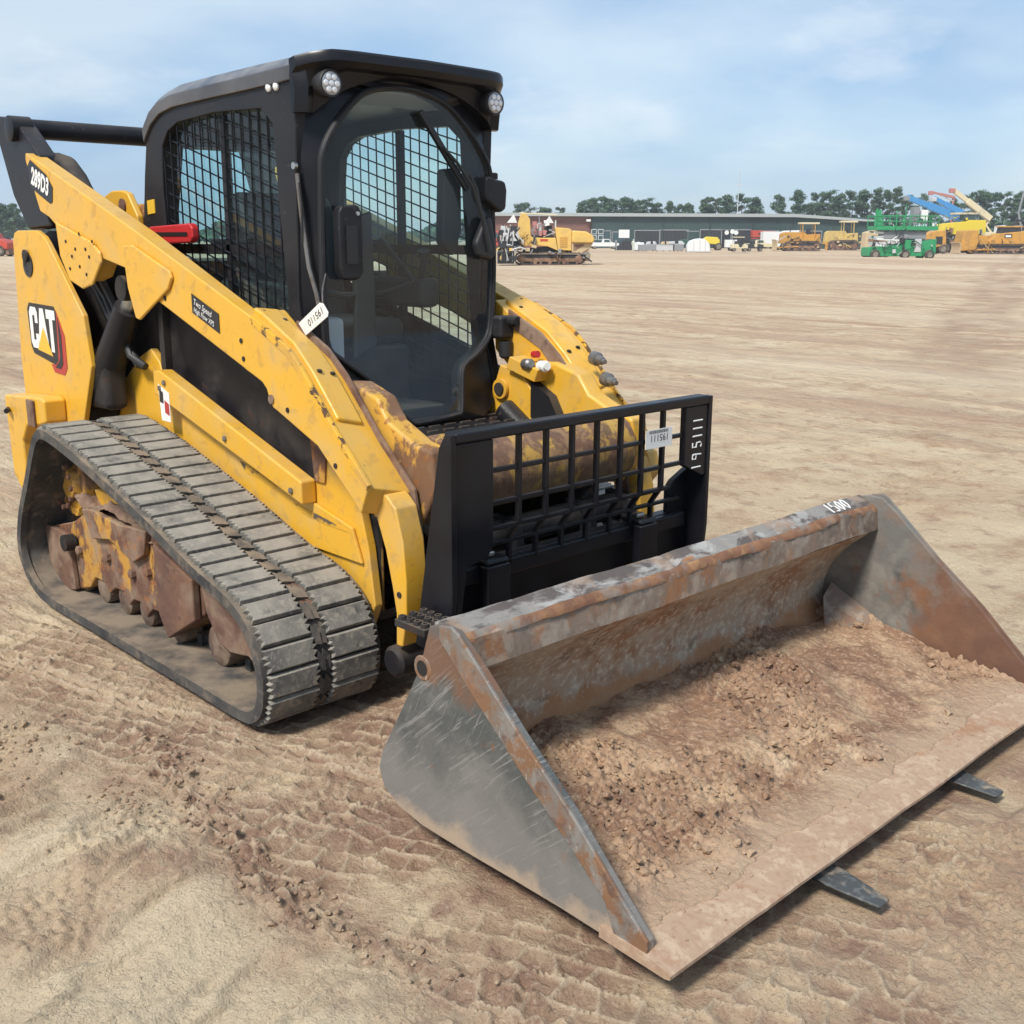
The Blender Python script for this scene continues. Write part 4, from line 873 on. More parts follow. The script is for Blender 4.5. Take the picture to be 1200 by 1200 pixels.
for z in (.845, .745, .665):
    MB().bb(1.284, 1.302, -.455, .48 if z > .7 else .40, z-.007, z+.007).build('horizontal_bar', m_blkgloss, FK, bevel=.002, seg=1)
MB().bb(1.246, 1.264, -.56, .52, .598, .610).build('horizontal_bar', m_blkgloss, FK, bevel=.002, seg=1)
LPl = MB().bb(1.18, 1.232, -.598, .598, .30, .545).build('carriage_plate', m_blkgloss, FK, bevel=.008)
MB().prism([(.49, .64), (.515, .665), (.598, .702), (.598, .545), (.49, .545)], 0, 1.21, 1.236).build('corner_plate', m_blkgloss, FK, bevel=.004)
MB().bb(1.232, 1.262, -.56, .56, .49, .545).build('carriage_lip', m_blkgloss, FK, bevel=.008)
MB().bb(1.14, 1.225, -.56, .56, .24, .30).build('lower_beam', m_blkgloss, FK, bevel=.008)
for k in range(22):
    pass
for y in (-.415, .305):
    MB().bb(1.264, 1.302, y-.048, y+.048, .05, .548).build('fork_shank', m_blkgloss, FK, bevel=.006)
    tn = MB().prism([(1.264, .049), (1.36, .048), (2.30, .036), (2.48, .024), (2.62, .018), (2.62, .006), (1.27, .0), (1.264, .03)], 1, y-.05, y+.05).build('fork_tine', m_forkd, FK, bevel=.006)
    # chamfer the tip in plan
    me = tn.data
    for v in me.vertices:
        if v.co.x > 2.6: v.co.y = y+(v.co.y-y)*.5
        if y > 0 and v.co.x > 2.45: v.co.x -= .035
    MB().prism([(1.20, .572), (1.295, .566), (1.30, .551), (1.23, .549), (1.20, .555)], 1, y-.045, y+.045).build('fork_hook', m_blkgloss, tn, bevel=.006)
    MB().bb(1.245, 1.275, y-.035, y+.006, .570, .586).build('hook_highlight', m_pin, tn, bevel=.005)  # bright steel bit stands in for the lit top edge of the hook
stp2 = MB().bb(1.20, 1.34, -.745, -.625, .405, .428).build('side_step', m_blkdirty, FK, bevel=.003)
tq = None
for i in range(4):
    for j in range(3):
        if tq is None:
            tq = MB().lathe((0, 0, 0), (0, 0, 1), [(0, .014), (.012, .012), (.012, .007), (.004, .006)], 8).build('grip_ring', m_blkdirty, stp2); tq.location = (1.22, -.73, .428)
        else: inst(tq, stp2, (1.219+.034*i, -.727+.039*j, .428))
sti = MB().bb(1.3125, 1.3145, .252, .394, .822, .887).build('barcode_sticker', m_label, FK)
text('195111', 'sticker_number', m_decalblk, sti, (1.3146, .375, .868), (0, -1, 0), (0, 0, -1), .034, .0008, 1.0)
bars = MB(); yy = .270
for i in range(17):
    wd = (.002, .003, .0015, .004)[i*7 % 4]; bars.bb(1.3147, 1.3152, yy, yy+wd, .873, .884); yy += wd+.0035
bars.build('barcode', m_decalblk, sti, kind='stuff')
m_chalk = mat('white_marker', (.72, .72, .70), .8)
def strokes(name, parent, pls, x, r=.0035):
    mb = MB()
    for pl in pls: mb.tube([(x, a, b) for a, b in pl], r, 5)
    return mb.build(name, m_chalk, parent)
# hand-written number running up the right panel (reads bottom to top)
def glyph(ch):
    return {'1': [[(.0, 0), (.0, 1)]], '9': [[(.55, .55), (.5, .95), (.1, .95), (.05, .6), (.5, .55)], [(.55, .9), (.5, 0)]],
            '5': [[(.55, 1), (.1, 1), (.08, .6), (.5, .55), (.55, .15), (.3, 0), (.05, .1)]], '0': [[(.3, 1), (.05, .7), (.05, .25), (.3, 0), (.55, .3), (.55, .75), (.3, 1)]]}[ch]
pls = []; u = 0
for c_, wd in zip('195111', (.028, .043, .043, .028, .028, .028)):
    for pl in glyph(c_): pls.append([(.568-v_*.052, .722+u+h_*.036) for h_, v_ in pl])
    u += wd
pls = [[(y, z) for y, z in pl] for pl in pls]
strokes('marker_number', RP, pls, 1.3125, .003)

exec_marker = 'BUCKET'
# ================================================================== BUCKET
BK = empty('loader_bucket', (2.0, 0, .05), 0, 'wide rusty grey steel bucket holding dirt, resting on the fork tines', 'bucket')
BK.location = (0, 0, 0)
side_out = [(1.700, .605), (1.745, .620), (1.80, .618), (1.86, .575), (2.02, .435), (2.19, .30), (2.32, .175), (2.405, .098), (2.405, .048), (2.29, .048), (2.15, .052), (1.99, .052), (1.81, .050), (1.66, .052), (1.56, .068), (1.50, .102), (1.480, .15), (1.497, .205), (1.58, .345), (1.66, .485)]
for s in (-1, 1):
    sp2 = MB().prism(side_out, 1, s*1.02, s*1.000).build('side_plate', m_bucket if s < 0 else m_bucketdark, BK, bevel=.003)
    strip = [(1.748, .622), (1.79, .630), (1.815, .618), (1.875, .566), (2.025, .434), (2.195, .300), (2.325, .178), (2.408, .102), (2.408, .043), (2.33, .043), (2.29, .14), (2.203, .212), (2.048, .330), (1.846, .497), (1.748, .587)]
    MB().prism(strip, 1, s*1.030, s*1.0202).build('side_cutter', m_cutter if s < 0 else m_bucketdark, BK, bevel=.003)
    MB().lathe((1.672, s*1.0205, .488), (0, s, 0), [(0, .022), (.0012, .022)], 16).build('pin_hole_shade', m_decalblk, sp2)  # flat black disc painted as the shade inside the hole
    cc_ = [(math.cos(q*.3927), math.sin(q*.3927)) for q in range(16)]
    MB().ring([(1.672+.030*a_, s*1.0225, .488+.030*b_) for a_, b_ in cc_], [(1.672+.021*a_, s*1.0225, .488+.021*b_) for a_, b_ in cc_], [(1.672+.034*a_, s*1.0195, .488+.034*b_) for a_, b_ in cc_], [(1.672+.021*a_, s*1.0195, .488+.021*b_) for a_, b_ in cc_]).build('hole_rim', m_cutter, sp2)
# shell: inner and outer curve extruded across, with slight dents
shell_in = [(1.792, .500), (1.765, .485), (1.715, .445), (1.665, .395), (1.625, .335), (1.600, .27), (1.595, .205), (1.61, .15), (1.65, .115), (1.72, .092), (1.85, .082), (2.05, .078), (2.30, .074)]
shell_out = [(a-.012, b-.012) for a, b in shell_in]; shell_out[0] = (1.775, .495)
ny_ = 70; ys = np.linspace(-.999, .999, ny_); k = len(shell_in)
mb = MB()
for y in ys:
    for i, (a, b) in enumerate(shell_in):
        dn = .008*float(pn(np.array([y*2.2]), np.array([i*.35]), 5)[0])*math.sin(math.pi*i/(k-1))
        mb.v.append((a-dn, y, b))
    for a, b in shell_out: mb.v.append((a-.004, y, b-.004))
K2 = 2*k
for j in range(ny_-1):
    for i in range(k-1):
        mb.f.append((j*K2+i, j*K2+i+1, (j+1)*K2+i+1, (j+1)*K2+i)); mb.f.append((j*K2+k+i, (j+1)*K2+k+i, (j+1)*K2+k+i+1, j*K2+k+i+1))
    mb.f.append((j*K2, (j+1)*K2, (j+1)*K2+k, j*K2+k)); mb.f.append((j*K2+k-1, j*K2+K2-1, (j+1)*K2+K2-1, (j+1)*K2+k-1))
SHL = mb.build('bucket_shell', m_bucketin, BK, sm=50)
# top rail, battered
rail = [(1.690, .585), (1.698, .610), (1.712, .618), (1.772, .592), (1.785, .578), (1.797, .502), (1.775, .492), (1.700, .520)]
mb = MB(); k = len(rail); nj = 240; ys = np.linspace(-1.0, 1.0, nj)
for y in ys:
    for i, (a, b) in enumerate(rail):
        n_ = float(fbm(np.array([y*9.]), np.array([i*.6]), 4, 7)[0]); big = float(pn(np.array([y*2.1]), np.array([3.]), 3)[0])
        amp = .0045 if i in (0, 1, 2, 3, 4) else .002
        dent = -.015*math.exp(-((y+.12)/.02)**2) if i in (2, 3) else 0
        mb.v.append((a+amp*n_, y, b+amp*n_+.006*big+dent))
for j in range(nj-1):
    for i in range(k): mb.f.append((j*k+i, j*k+(i+1) % k, (j+1)*k+(i+1) % k, (j+1)*k+i))
mb.f += [tuple(range(k)), tuple(range((nj-1)*k, nj*k))]
me = mb.mesh('top_rail', 28); me.materials.append(m_buckettop); me.materials.append(m_railface)
o = bpy.data.objects.new('top_rail', me); COL.objects.link(o); o.parent = BK; TR = o
for p in me.polygons:
    if p.center.z < .588 and p.center.x > 1.76: p.material_index = 1
frontface = MB()
# orange rust line along the front corner of the rail
mb = MB()
ys2 = np.linspace(-.995, .995, 160)
for y in ys2:
    w_ = .004+.004*float(fbm(np.array([y*6.]), np.array([1.]), 3, 19)[0]); big = .006*float(pn(np.array([y*2.1]), np.array([3.]), 3)[0])
    n_ = .0045*float(fbm(np.array([y*9.]), np.array([3*.6]), 4, 7)[0])
    mb.v += [(1.775-w_*.8+n_, y, .5915+w_*.4+.0015+big+n_), (1.7868+n_, y, .581+big+n_+.0015), (1.7885+n_, y, .575-w_*1.6+big+n_)]
for j in range(len(ys2)-1):
    for i in range(2): mb.f.append((j*3+i, j*3+i+1, (j+1)*3+i+1, (j+1)*3+i))
mb.build('rail_edge', m_bucketrust, BK, sm=60)
bt = MB().bb(1.70, 1.735, .93, .999, .30, .49)
# cutting edge plate
ce = MB(); ys = np.linspace(-1.034, 1.034, 160)
pr_ = [(2.28, .052), (2.28, .0795), (2.40, .076), (2.462, .066), (2.474, .058), (2.474, .050), (2.46, .046)]
for y in ys:
    wv = .003*float(fbm(np.array([y*3.]), np.array([2.]), 3, 12)[0])
    for i, (a, b) in enumerate(pr_): ce.v.append((a+(wv if i in (3, 4, 5, 6) else 0), y, b))
k = len(pr_)
for j in range(len(ys)-1):
    for i in range(k): ce.f.append((j*k+i, j*k+(i+1) % k, (j+1)*k+(i+1) % k, (j+1)*k+i))
ce.f += [tuple(range(k)), tuple(range((len(ys)-1)*k, len(ys)*k))]
ce.build('cutting_edge', m_edge, BK, sm=30)
for s in (-1, 1):
    MB().add([(1.66, s*.999, .13), (1.70, s*.84, .12), (1.95, s*.999, .115), (1.625, s*.999, .27), (1.65, s*.90, .24)], [(0, 1, 2), (0, 3, 4, 1), (3, 2, 1, 4), (0, 2, 3)]).build('corner_gusset', m_railface, BK, bevel=.008)
# bucket attachment brackets at the back
for y in (-.42, .42):
    MB().prism([(1.45, .14), (1.50, .10), (1.60, .32), (1.66, .47), (1.60, .50), (1.50, .46), (1.44, .30)], 1, y-.012, y+.012).build('coupler_bracket', m_bucketdark, BK, bevel=.004)
# chalk number on the rail near the right end: local frame following the top face
def tp(y, t): return (1.712+.060*t+.001, y, .6225-.026*t+.0018)
mb = MB(); u = .74
for c_ in '1500':
    for pl in glyph(c_): mb.tube([tp(u+h_*.040+.02*(v_-.5)*0, 1-.15-v_*.75) for h_, v_ in pl], .0026, 5)
    u += .022 if c_ == '1' else .036
mb.build('chalk_number', m_chalk, BK)

# ---- dirt heap in the bucket (countless clods: one mass)
u, v = np.meshgrid(np.arange(1.60, 2.468, .0055), np.arange(-.989, .989, .0062), indexing='ij')
base = .078+.062*ss(2.40, 1.80, u)+.012*ss(2.0, 1.6, u)
hd = base+.020*fbm(u*3, v*3, 3, 201)+.012*fbm(u*9, v*9, 3, 203)*ss(2.44, 2.30, u)
f1, f2 = cells(u*32+.3*pn(u*9, v*9, 1), v*32, 207, .45); f3, f4 = cells(u*70, v*70, 208, .45); f5, _ = cells(u*14, v*14, 209, .4)
cl_ = ss(-.15, .25, fbm(u*2.2, v*2.2, 3, 211))*ss(2.42, 2.20, u)
hd += .010*fbm(u*1.7+3, v*1.3, 3, 221)+cl_*(.014*ss(.5, .1, f1)+.006*ss(.5, .1, f3)+.014*ss(.33, .1, f5)*ss(.1, .3, fbm(u*4, v*4, 2, 215)))
hd += .0025*fbm(u*45, v*45, 2, 213)
thin = ss(2.468, 2.36, u); hd = .0745+(hd-.0745)*thin-.004*(1-thin)
edge = ss(.989, .93, np.abs(v)); hd += .012*(1-edge)*thin
lipn = 2.372+.028*fbm(v*3.1, v*0+1.5, 4, 77)+.008*pn(v*31, u*20, 78)
hd = np.where(u < lipn, np.maximum(hd, .0815+.003*(1+pn(u*60, v*60, 5))), .058)
edge_ = ss(.0, -.07, u-lipn); hd = np.where(u < lipn, .0805+(hd-.0805)*edge_+.004*(1-edge_)*np.clip(pn(u*55, v*55, 6)+.2, 0, 1), hd)
me = grid_mesh('dirt_heap', u, v, hd)
def dirt_mat():
    return mat('bucket_dirt', (.37, .24, .15), .95, 0, [((.22, .125, .08), 3.2, .50, .08, .85, .95), ((.49, .35, .22), 5, .56, .06, .75, .95), ((.145, .08, .055), 9, .58, .06, .65, .95), ((.58, .45, .30), 2.4, .66, .03, .8, .95), ((.52, .38, .26), 60, .56, .06, .5, .95), ((.13, .08, .06), 95, .58, .05, .55, .95)], [(60, .7, .010, 8), (160, .7, .005, 5)], spec=.15, stains=[((.42, .295, .20), 0, 2.20, 2.36, .85, 7, .35)])
me.materials.append(dirt_mat()); o = bpy.data.objects.new('dirt_heap', me); COL.objects.link(o)
o['kind'] = 'stuff'; tag(o, 'brown clumpy dirt spread over the floor of the rusty bucket', 'dirt')
# loose clods on top of it and on the ground
def rock_mesh(seed, flat=.7):
    rr = np.random.default_rng(seed); import bmesh
    bm = bmesh.new(); bmesh.ops.create_icosphere(bm, subdivisions=1, radius=1)
    for v_ in bm.verts:
        n_ = float(fbm(np.array([v_.co.x*1.3+seed]), np.array([v_.co.y*1.3+v_.co.z]), 3, seed)[0]); v_.co *= 1+.55*n_+float(rr.uniform(-.22, .22)); v_.co.z *= flat
    me = bpy.data.meshes.new('clod'); bm.to_mesh(me); bm.free(); return me
def joined_clods(name, spots, M, label):
    mb = MB(); protos = [rock_mesh(k) for k in range(5)]; dat = [([v.co.copy() for v in p.vertices], [tuple(f.vertices) for f in p.polygons]) for p in protos]
    for (x, y, z, r) in spots:
        vs, fs = dat[random.randrange(5)]; rot = Matrix.Rotation(random.uniform(0, 6.3), 3, 'Z') @ Matrix.Rotation(random.uniform(-.6, .6), 3, 'X')
        mb.add([rot @ v*r+Vector((x, y, z)) for v in vs], fs)
    me = mb.mesh(name, 0, fix=False); me.materials.append(M); o = bpy.data.objects.new(name, me); COL.objects.link(o); o['kind'] = 'stuff'; tag(o, label, 'clods'); return o
spots = []
while len(spots) < 1100:
    x, y = random.uniform(1.66, 2.36), random.uniform(-.96, .96)
    i = int((x-1.60)/.0055); j = int((y+.989)/.0062)
    if i < u.shape[0] and j < u.shape[1] and cl_[i, j] > random.random():
        r = random.choice((.003, .004, .005, .006, .008, .014 if random.random() < .4 else .005)); spots.append((x, y, hd[i, j]+r*.3, r))
for _ in range(160):
    x, y = 2.34+.11*random.random()**2, random.uniform(-.99, .99); r = random.choice((.0015, .002, .003, .004)); zp = .0795-(x-2.28)*.03 if x < 2.40 else .076-(x-2.40)*.16
    spots.append((x, y, zp+r*.4, r))
joined_clods('bucket_clods', spots, MATS['bucket_dirt'], 'small loose brown clods scattered over the dirt in the bucket')
spots = []
def gh(x, y): return float(height(np.array([[x]]), np.array([[y]]))[0, 0])
cand = []
for _ in range(900):
    k = random.random()
    if k < .35: t = random.random(); x, y = .55+1.6*t+random.gauss(0, .05), -1.33+.07*math.sin((.55+1.6*t)*3.1)+random.gauss(0, .05)
    elif k < .5: x, y = random.gauss(.35, .13), random.gauss(-1.58, .07)
    elif k < .62: x, y = random.gauss(1.0, .10), random.gauss(-1.50, .04)
    else: x, y = random.uniform(-1.5, 3.1), random.uniform(-2.1, 1.2)
    if -1.35 < x < 2.66 and -1.05 < y < 1.05: continue
    cand.append((x, y, random.choice((.003, .004, .005, .006, .008, .012 if k < .5 else .005))))
hs = height(np.array([[c[0] for c in cand]]), np.array([[c[1] for c in cand]]))[0]
joined_clods('ground_clods', [(c[0], c[1], float(h_)+c[2]*.25, c[2]) for c, h_ in zip(cand, hs)], m_ground, 'loose sandy clods lying on the yard beside the track and bucket')

exec_marker = 'BACKGROUND'
# ================================================================== BACKGROUND
RZ = YAW-math.pi/2
def at(u, D, z=0):
    """ground point D metres in front of the camera along its heading, seen in column u"""
    lat = (u-600)*D*1.0/(FPX)*1.030*math.cos(PITCH)*1.0
    f_ = Vector((math.cos(YAW), math.sin(YAW), 0)); p = CAM+f_*D+rt*((u-600)/FPX*D*math.cos(PITCH)+0); return Vector((p.x, p.y, z))
def SPX(D): return D/(FPX*1.045)
f_yel = mat('far_machine_yellow', (.72, .47, .12), .5, 0, [((.50, .34, .13), 1.2, .55, .1, .6, .8)])
f_yel2 = mat('far_pale_yellow', (.62, .45, .14), .55, 0, [((.38, .28, .15), 1.5, .55, .1, .6, .8)])
f_byel = mat('far_bright_yellow', (.75, .58, .05), .5)
f_org = mat('far_orange_yellow', (.58, .30, .05), .55, 0, [((.30, .18, .08), 1.5, .55, .1, .6, .8)])
f_blk = mat('far_black', (.03, .03, .033), .6)
f_gry = mat('far_grey', (.25, .26, .27), .6)
f_lgry = mat('far_light_grey', (.52, .53, .53), .6)
f_wht = mat('far_white', (.75, .76, .74), .5)
f_crm = mat('far_cream', (.66, .58, .38), .5)
f_red = mat('far_red', (.50, .07, .04), .5)
f_grn = mat('far_green', (.03, .30, .12), .5, 0, [((.05, .18, .09), 1.5, .55, .1, .5)])
f_dgrn = mat('far_dark_green', (.03, .10, .07), .55)
f_blu = mat('far_blue', (.06, .26, .55), .5)
f_tan = mat('far_tan', (.55, .42, .25), .6)
f_rusty = mat('far_rusty_steel', (.16, .085, .06), .8, 0, [((.38, .25, .15), 1.5, .5, .1, .6)])
f_track = mat('far_track_steel', (.085, .065, .06), .75, 0, [((.28, .20, .14), 2.5, .5, .1, .6)])
f_pink = mat('far_faded_red', (.45, .19, .17), .6)
f_glass = mat('far_window_glass', (.05, .09, .10), .12)
f_wall = mat('green_metal_wall', (.030, .060, .056), .6, 0, [((.042, .078, .072), .3, .5, .1, .6)])
f_brick = mat('reddish_brown_wall', (.19, .085, .06), .7)
f_roof = mat('pale_metal_roof', (.38, .41, .40), .45)
f_tyre = mat('far_tyre', (.03, .03, .03), .8, 0, [((.2, .15, .11), 3, .5, .1, .6)])

f_rim = mat('dusty_rim', (.30, .27, .22), .7, 0, [((.12, .10, .08), 3, .5, .1, .7)])
def thing(name, u_, D, label, cat, extra=0, group=None): 
    p = at(u_, D); return empty(name, (p.x, p.y, 0), RZ+extra, label, cat, group)
def wheel(parent, x, y, r, w, M=None, rim=None):
    o = MB().lathe((x, y-w/2, r), (0, 1, 0), [(0, r*.62), (0, r*.9), (w*.15, r), (w*.85, r), (w, r*.9), (w, r*.62)], 18).build('wheel', f_tyre, parent)
    MB().lathe((x, y-w/2-.01, r), (0, 1, 0), [(0, r*.2), (.0, r*.55), (w*.3, r*.6), (w+.02, r*.6), (w+.02, r*.2)], 14).build('rim', rim or f_rim, o); return o
def crawler(parent, x0, x1, y, w, h, M=f_track):
    """a crawler track: belt loop with shoes, rollers and frame"""
    r = h/2; pts = []
    for a in np.linspace(math.pi/2, -math.pi/2, 9): pts.append((x1-r+r*math.cos(a), r+r*math.sin(a)))
    for a in np.linspace(-math.pi/2, -3*math.pi/2, 9): pts.append((x0+r+r*math.cos(a), r+r*math.sin(a)))
    cx, cz = (x0+x1)/2, r; inn = [((px-cx)*(1-.16*h/(x1-x0))+cx, (pz-cz)*.80+cz) for px, pz in pts]
    t = MB().ring([(a, y-w/2, b) for a, b in pts], [(a, y-w/2, b) for a, b in inn], [(a, y+w/2, b) for a, b in pts], [(a, y+w/2, b) for a, b in inn]).build('crawler_track', M, parent)
    P = np.array(pts+pts[:1]); dl = np.r_[0, np.cumsum(np.hypot(*np.diff(P, axis=0).T))]; n = int(dl[-1]/.2); sh = MB()
    for k in range(n):
        s_ = k*dl[-1]/n; xx = np.interp(s_, dl, P[:, 0]); zz = np.interp(s_, dl, P[:, 1]); ang = math.atan2(zz-cz, xx-np.clip(xx, x0+r, x1-r))
        rot = Matrix.Rotation(-ang+math.pi/2, 3, 'Y'); sh.box((xx, y, zz), (.05, w*1.02, .09), rot)
    sh.build('track_shoes', M, t, kind='stuff')
    for xx in np.linspace(x0+r, x1-r, 5):
        big = abs(xx-x0-r) < .01 or abs(xx-x1+r) < .01
        MB().lathe((xx, y-w*.5, r if big else h*.24), (0, 1, 0), [(0, .02), (0, r*.62 if big else h*.15), (w, r*.62 if big else h*.15)], 14).build('track_wheel', f_rusty, t)
    MB().bb(x0+r*.9, x1-r*.9, y-w*.30, y+w*.42, h*.16, h*.84).build('track_beam', f_blk, t); MB().bb(x0+r*1.5, x1-r*1.5, y-w*.46, y-w*.31, h*.30, h*.58).build('track_guard', f_rusty, t)
    for xx in np.linspace(x0+r*1.3, x1-r*1.3, 7): MB().lathe((xx, y-w*.48, h*.20), (0, 1, 0), [(0, .03), (0, h*.10), (w*.3, h*.10)], 10).build('bottom_roller', M, t)
    return t

def fittings(parent, x0, x1, y, z0, z1, n, mats, seed, smax=.35):
    rr = random.Random(seed)
    for k in range(n):
        x, z = rr.uniform(x0, x1), rr.uniform(z0, z1); M = rr.choice(mats)
        if rr.random() < .55: MB().box((x, y-rr.random()*.15, z), (rr.uniform(.08, smax), .18, rr.uniform(.08, smax)), Matrix.Rotation(rr.uniform(-.25, .25), 3, 'Y')).build('machine_fitting', M, parent, bevel=.02, seg=1)
        else: MB().tube([(x, y-.1, z), (x+rr.uniform(-.6, .6)*smax*2, y-.14, z+rr.uniform(-.5, .8)*smax*2), (x+rr.uniform(-1, 1)*smax*2, y-.1, z+rr.uniform(-.6, .6)*smax*2)], rr.uniform(.02, .05), 5).build('hydraulic_line', M, parent)
# ---- main building
DB = 215.; s_ = SPX(DB)
B = thing('metal_warehouse', 800, DB, 'long low dark green metal building with pale roof edge behind the machines', 'building')
def bx(u_): return (u_-800)*s_
zt = 7.0; x0b, x1b = bx(560), bx(1030)
MB().bb(bx(690), x1b, 0, 30, 0, 6.0).build('wall', f_wall, B)
MB().bb(x0b, bx(690)-.02, .3, 30, 0, 5.9).build('brick_wall', f_brick, B, label='reddish brown end wall')
ROOF = MB().prism([(x0b-1, 6.55), (bx(930), 6.55), (x1b+.5, 5.4), (x1b+.5, 5.05), (bx(930), 5.95), (x0b-1, 5.95)], 1, -.8, 30.5).build('roof', f_roof, B)
rib_ = MB()
pz = MB().bb(0, .06, -.05, .0, 0, 5.8).build('wall_rib', f_wall, B); pz.location = (bx(692), 0, 0)
for k in range(1, 70):
    c = inst(pz, B, (bx(692)+k*.76, 0, 0))
for ux, wd, hh, mt in ((703, 3.0, 3.2, f_glass), (722, 2.2, 3.0, f_glass), (756, 4.6, 3.3, f_blk), (788, 5.2, 3.4, f_blk), (838, 6, 3.5, f_blk), (862, 5.5, 3.5, f_blk), (896, 5, 3.3, f_blk), (950, 4, 3.3, f_blk)):
    d_ = MB().ring([(bx(ux)-wd/2-.15, -.12, .0), (bx(ux)+wd/2+.15, -.12, .0), (bx(ux)+wd/2+.15, -.12, hh+.2), (bx(ux)-wd/2-.15, -.12, hh+.2)], [(bx(ux)-wd/2, -.12, .05), (bx(ux)+wd/2, -.12, .05), (bx(ux)+wd/2, -.12, hh), (bx(ux)-wd/2, -.12, hh)],
      [(bx(ux)-wd/2-.15, .0, .0), (bx(ux)+wd/2+.15, .0, .0), (bx(ux)+wd/2+.15, .0, hh+.2), (bx(ux)-wd/2-.15, .0, hh+.2)], [(bx(ux)-wd/2, .0, .05), (bx(ux)+wd/2, .0, .05), (bx(ux)+wd/2, .0, hh), (bx(ux)-wd/2, .0, hh)]).build('door_opening', f_gry, B)
    MB().bb(bx(ux)-wd/2, bx(ux)+wd/2, -.03, -.01, .05, hh).build('door_panel', mt, d_)
for ux in (693, 701):
    for kz in (0, 1):
        wn = MB().bb(bx(ux)-.5, bx(ux)+.5, -.10, -.01, 1.6+1.1*kz, 2.5+1.1*kz).build('window', f_wht, B); MB().bb(bx(ux)-.4, bx(ux)+.4, -.13, -.10, 1.7+1.1*kz, 2.4+1.1*kz).build('pane', f_glass, wn)
for ux in (730, 774, 830, 880, 930):
    MB().bb(bx(ux)-.10, bx(ux)+.10, -.22, -.06, 0, 5.9).build('downspout', f_wall, B)
lm = MB().bb(bx(686)-.4, bx(686)+.4, -.9, -.2, 5.0, 5.4).build('wall_lamp', f_wht, B)

# ---- trees
def leaf_material(name, c1, c2):
    M = bpy.data.materials.new(name); M.use_nodes = True; t = M.node_tree; b = t.nodes['Principled BSDF']
    oi = t.nodes.new('ShaderNodeNewGeometry'); nz = t.nodes.new('ShaderNodeTexNoise'); nz.inputs['Scale'].default_value = .7; nz.inputs['Detail'].default_value = 4
    t.links.new(oi.outputs['Position'], nz.inputs[0]); mx = t.nodes.new('ShaderNodeMix'); mx.data_type = 'RGBA'; mx.inputs[6].default_value = (*c1, 1); mx.inputs[7].default_value = (*c2, 1)
    mr = t.nodes.new('ShaderNodeMapRange'); mr.inputs[1].default_value = .38; mr.inputs[2].default_value = .62; t.links.new(nz.outputs[0], mr.inputs[0]); t.links.new(mr.outputs[0], mx.inputs[0]); t.links.new(mx.outputs[2], b.inputs['Base Color']); b.inputs['Roughness'].default_value = .8
    return M
m_leaf = leaf_material('pine_foliage', (.040, .085, .045), (.080, .135, .065))
m_bark = mat('pine_bark', (.12, .08, .06), .9)
def tree_meshes(seed, h, kind):
    rr = np.random.default_rng(seed); tr = MB(); clumps = []
    bend = rr.normal(0, .25, 2); top = h*.97
    tpts = [(bend[0]*(t**2), bend[1]*(t**2), h*t) for t in np.linspace(0, .95, 6)]
    tr.tube(tpts, [max(.03, .24*(h/13)*(1-.85*t)) for t in np.linspace(0, 1, 6)], 6)
    z0 = {0: .35, 1: .50, 2: .22}[kind]; nb = {0: 36, 1: 20, 2: 40}[kind]
    for i in range(nb):
        t = z0+(1-z0)*rr.random()**.85; a = rr.random()*6.283
        wmax = {0: .20*(1-((t-z0)/(1-z0))**1.6)+.05, 1: .17*(1-abs((t-.78)/.36)**2.2)+.05, 2: .27*(1-abs((t-.55)/.50)**2.4)+.06}[kind]*h
        L_ = wmax*rr.uniform(.45, 1.0); p0 = Vector((0, 0, h*t*.95)); p1 = p0+Vector((math.cos(a)*L_, math.sin(a)*L_, L_*rr.uniform(-.05, .35)))
        tr.tube([p0, (p0+p1)/2+Vector((0, 0, .05*L_)), p1], [.05, .035, .015], 4)
        for q in (.55, .8, 1.0): clumps.append(((p0.lerp(p1, q)), rr.uniform(.5, 1.05)*(h/13)*(1.0 if kind != 1 else .85)))
    V = []; Fc = []
    for c, r in clumps:
        n = 46
        d_ = rr.normal(0, 1, (n, 3)); d_ /= np.linalg.norm(d_, axis=1)[:, None]; rad = r*rr.random(n)**.5
        pc = np.array(c)+d_*rad[:, None]*np.array([1.15, 1.15, .75])
        a = rr.normal(0, 1, (n, 3)); a /= np.linalg.norm(a, axis=1)[:, None]; b_ = np.cross(a, d_); b_ /= (np.linalg.norm(b_, axis=1)[:, None]+1e-6); sz = rr.uniform(.13, .28, n)[:, None]
        for q in range(n):
            bI = len(V); V += [tuple(pc[q]-a[q]*sz[q]), tuple(pc[q]+b_[q]*sz[q]*.6), tuple(pc[q]+a[q]*sz[q]), tuple(pc[q]-b_[q]*sz[q]*.6)]; Fc.append((bI, bI+1, bI+2, bI+3))
    cm = bpy.data.meshes.new('crown'); cm.from_pydata(V, [], Fc); cm.materials.append(m_leaf)
    tm = tr.mesh('trunk', 60, fix=False); tm.materials.append(m_bark)
    return tm, cm, h
TM = [tree_meshes(11, 13, 0), tree_meshes(12, 13, 2), tree_meshes(13, 13, 1), tree_meshes(14, 13, 0), tree_meshes(15, 13, 1), tree_meshes(16, 13, 2)]
kinds = ['conical pine', 'broad leafy tree', 'bare-stemmed tall pine', 'conical pine', 'bare-stemmed tall pine', 'broad leafy tree']
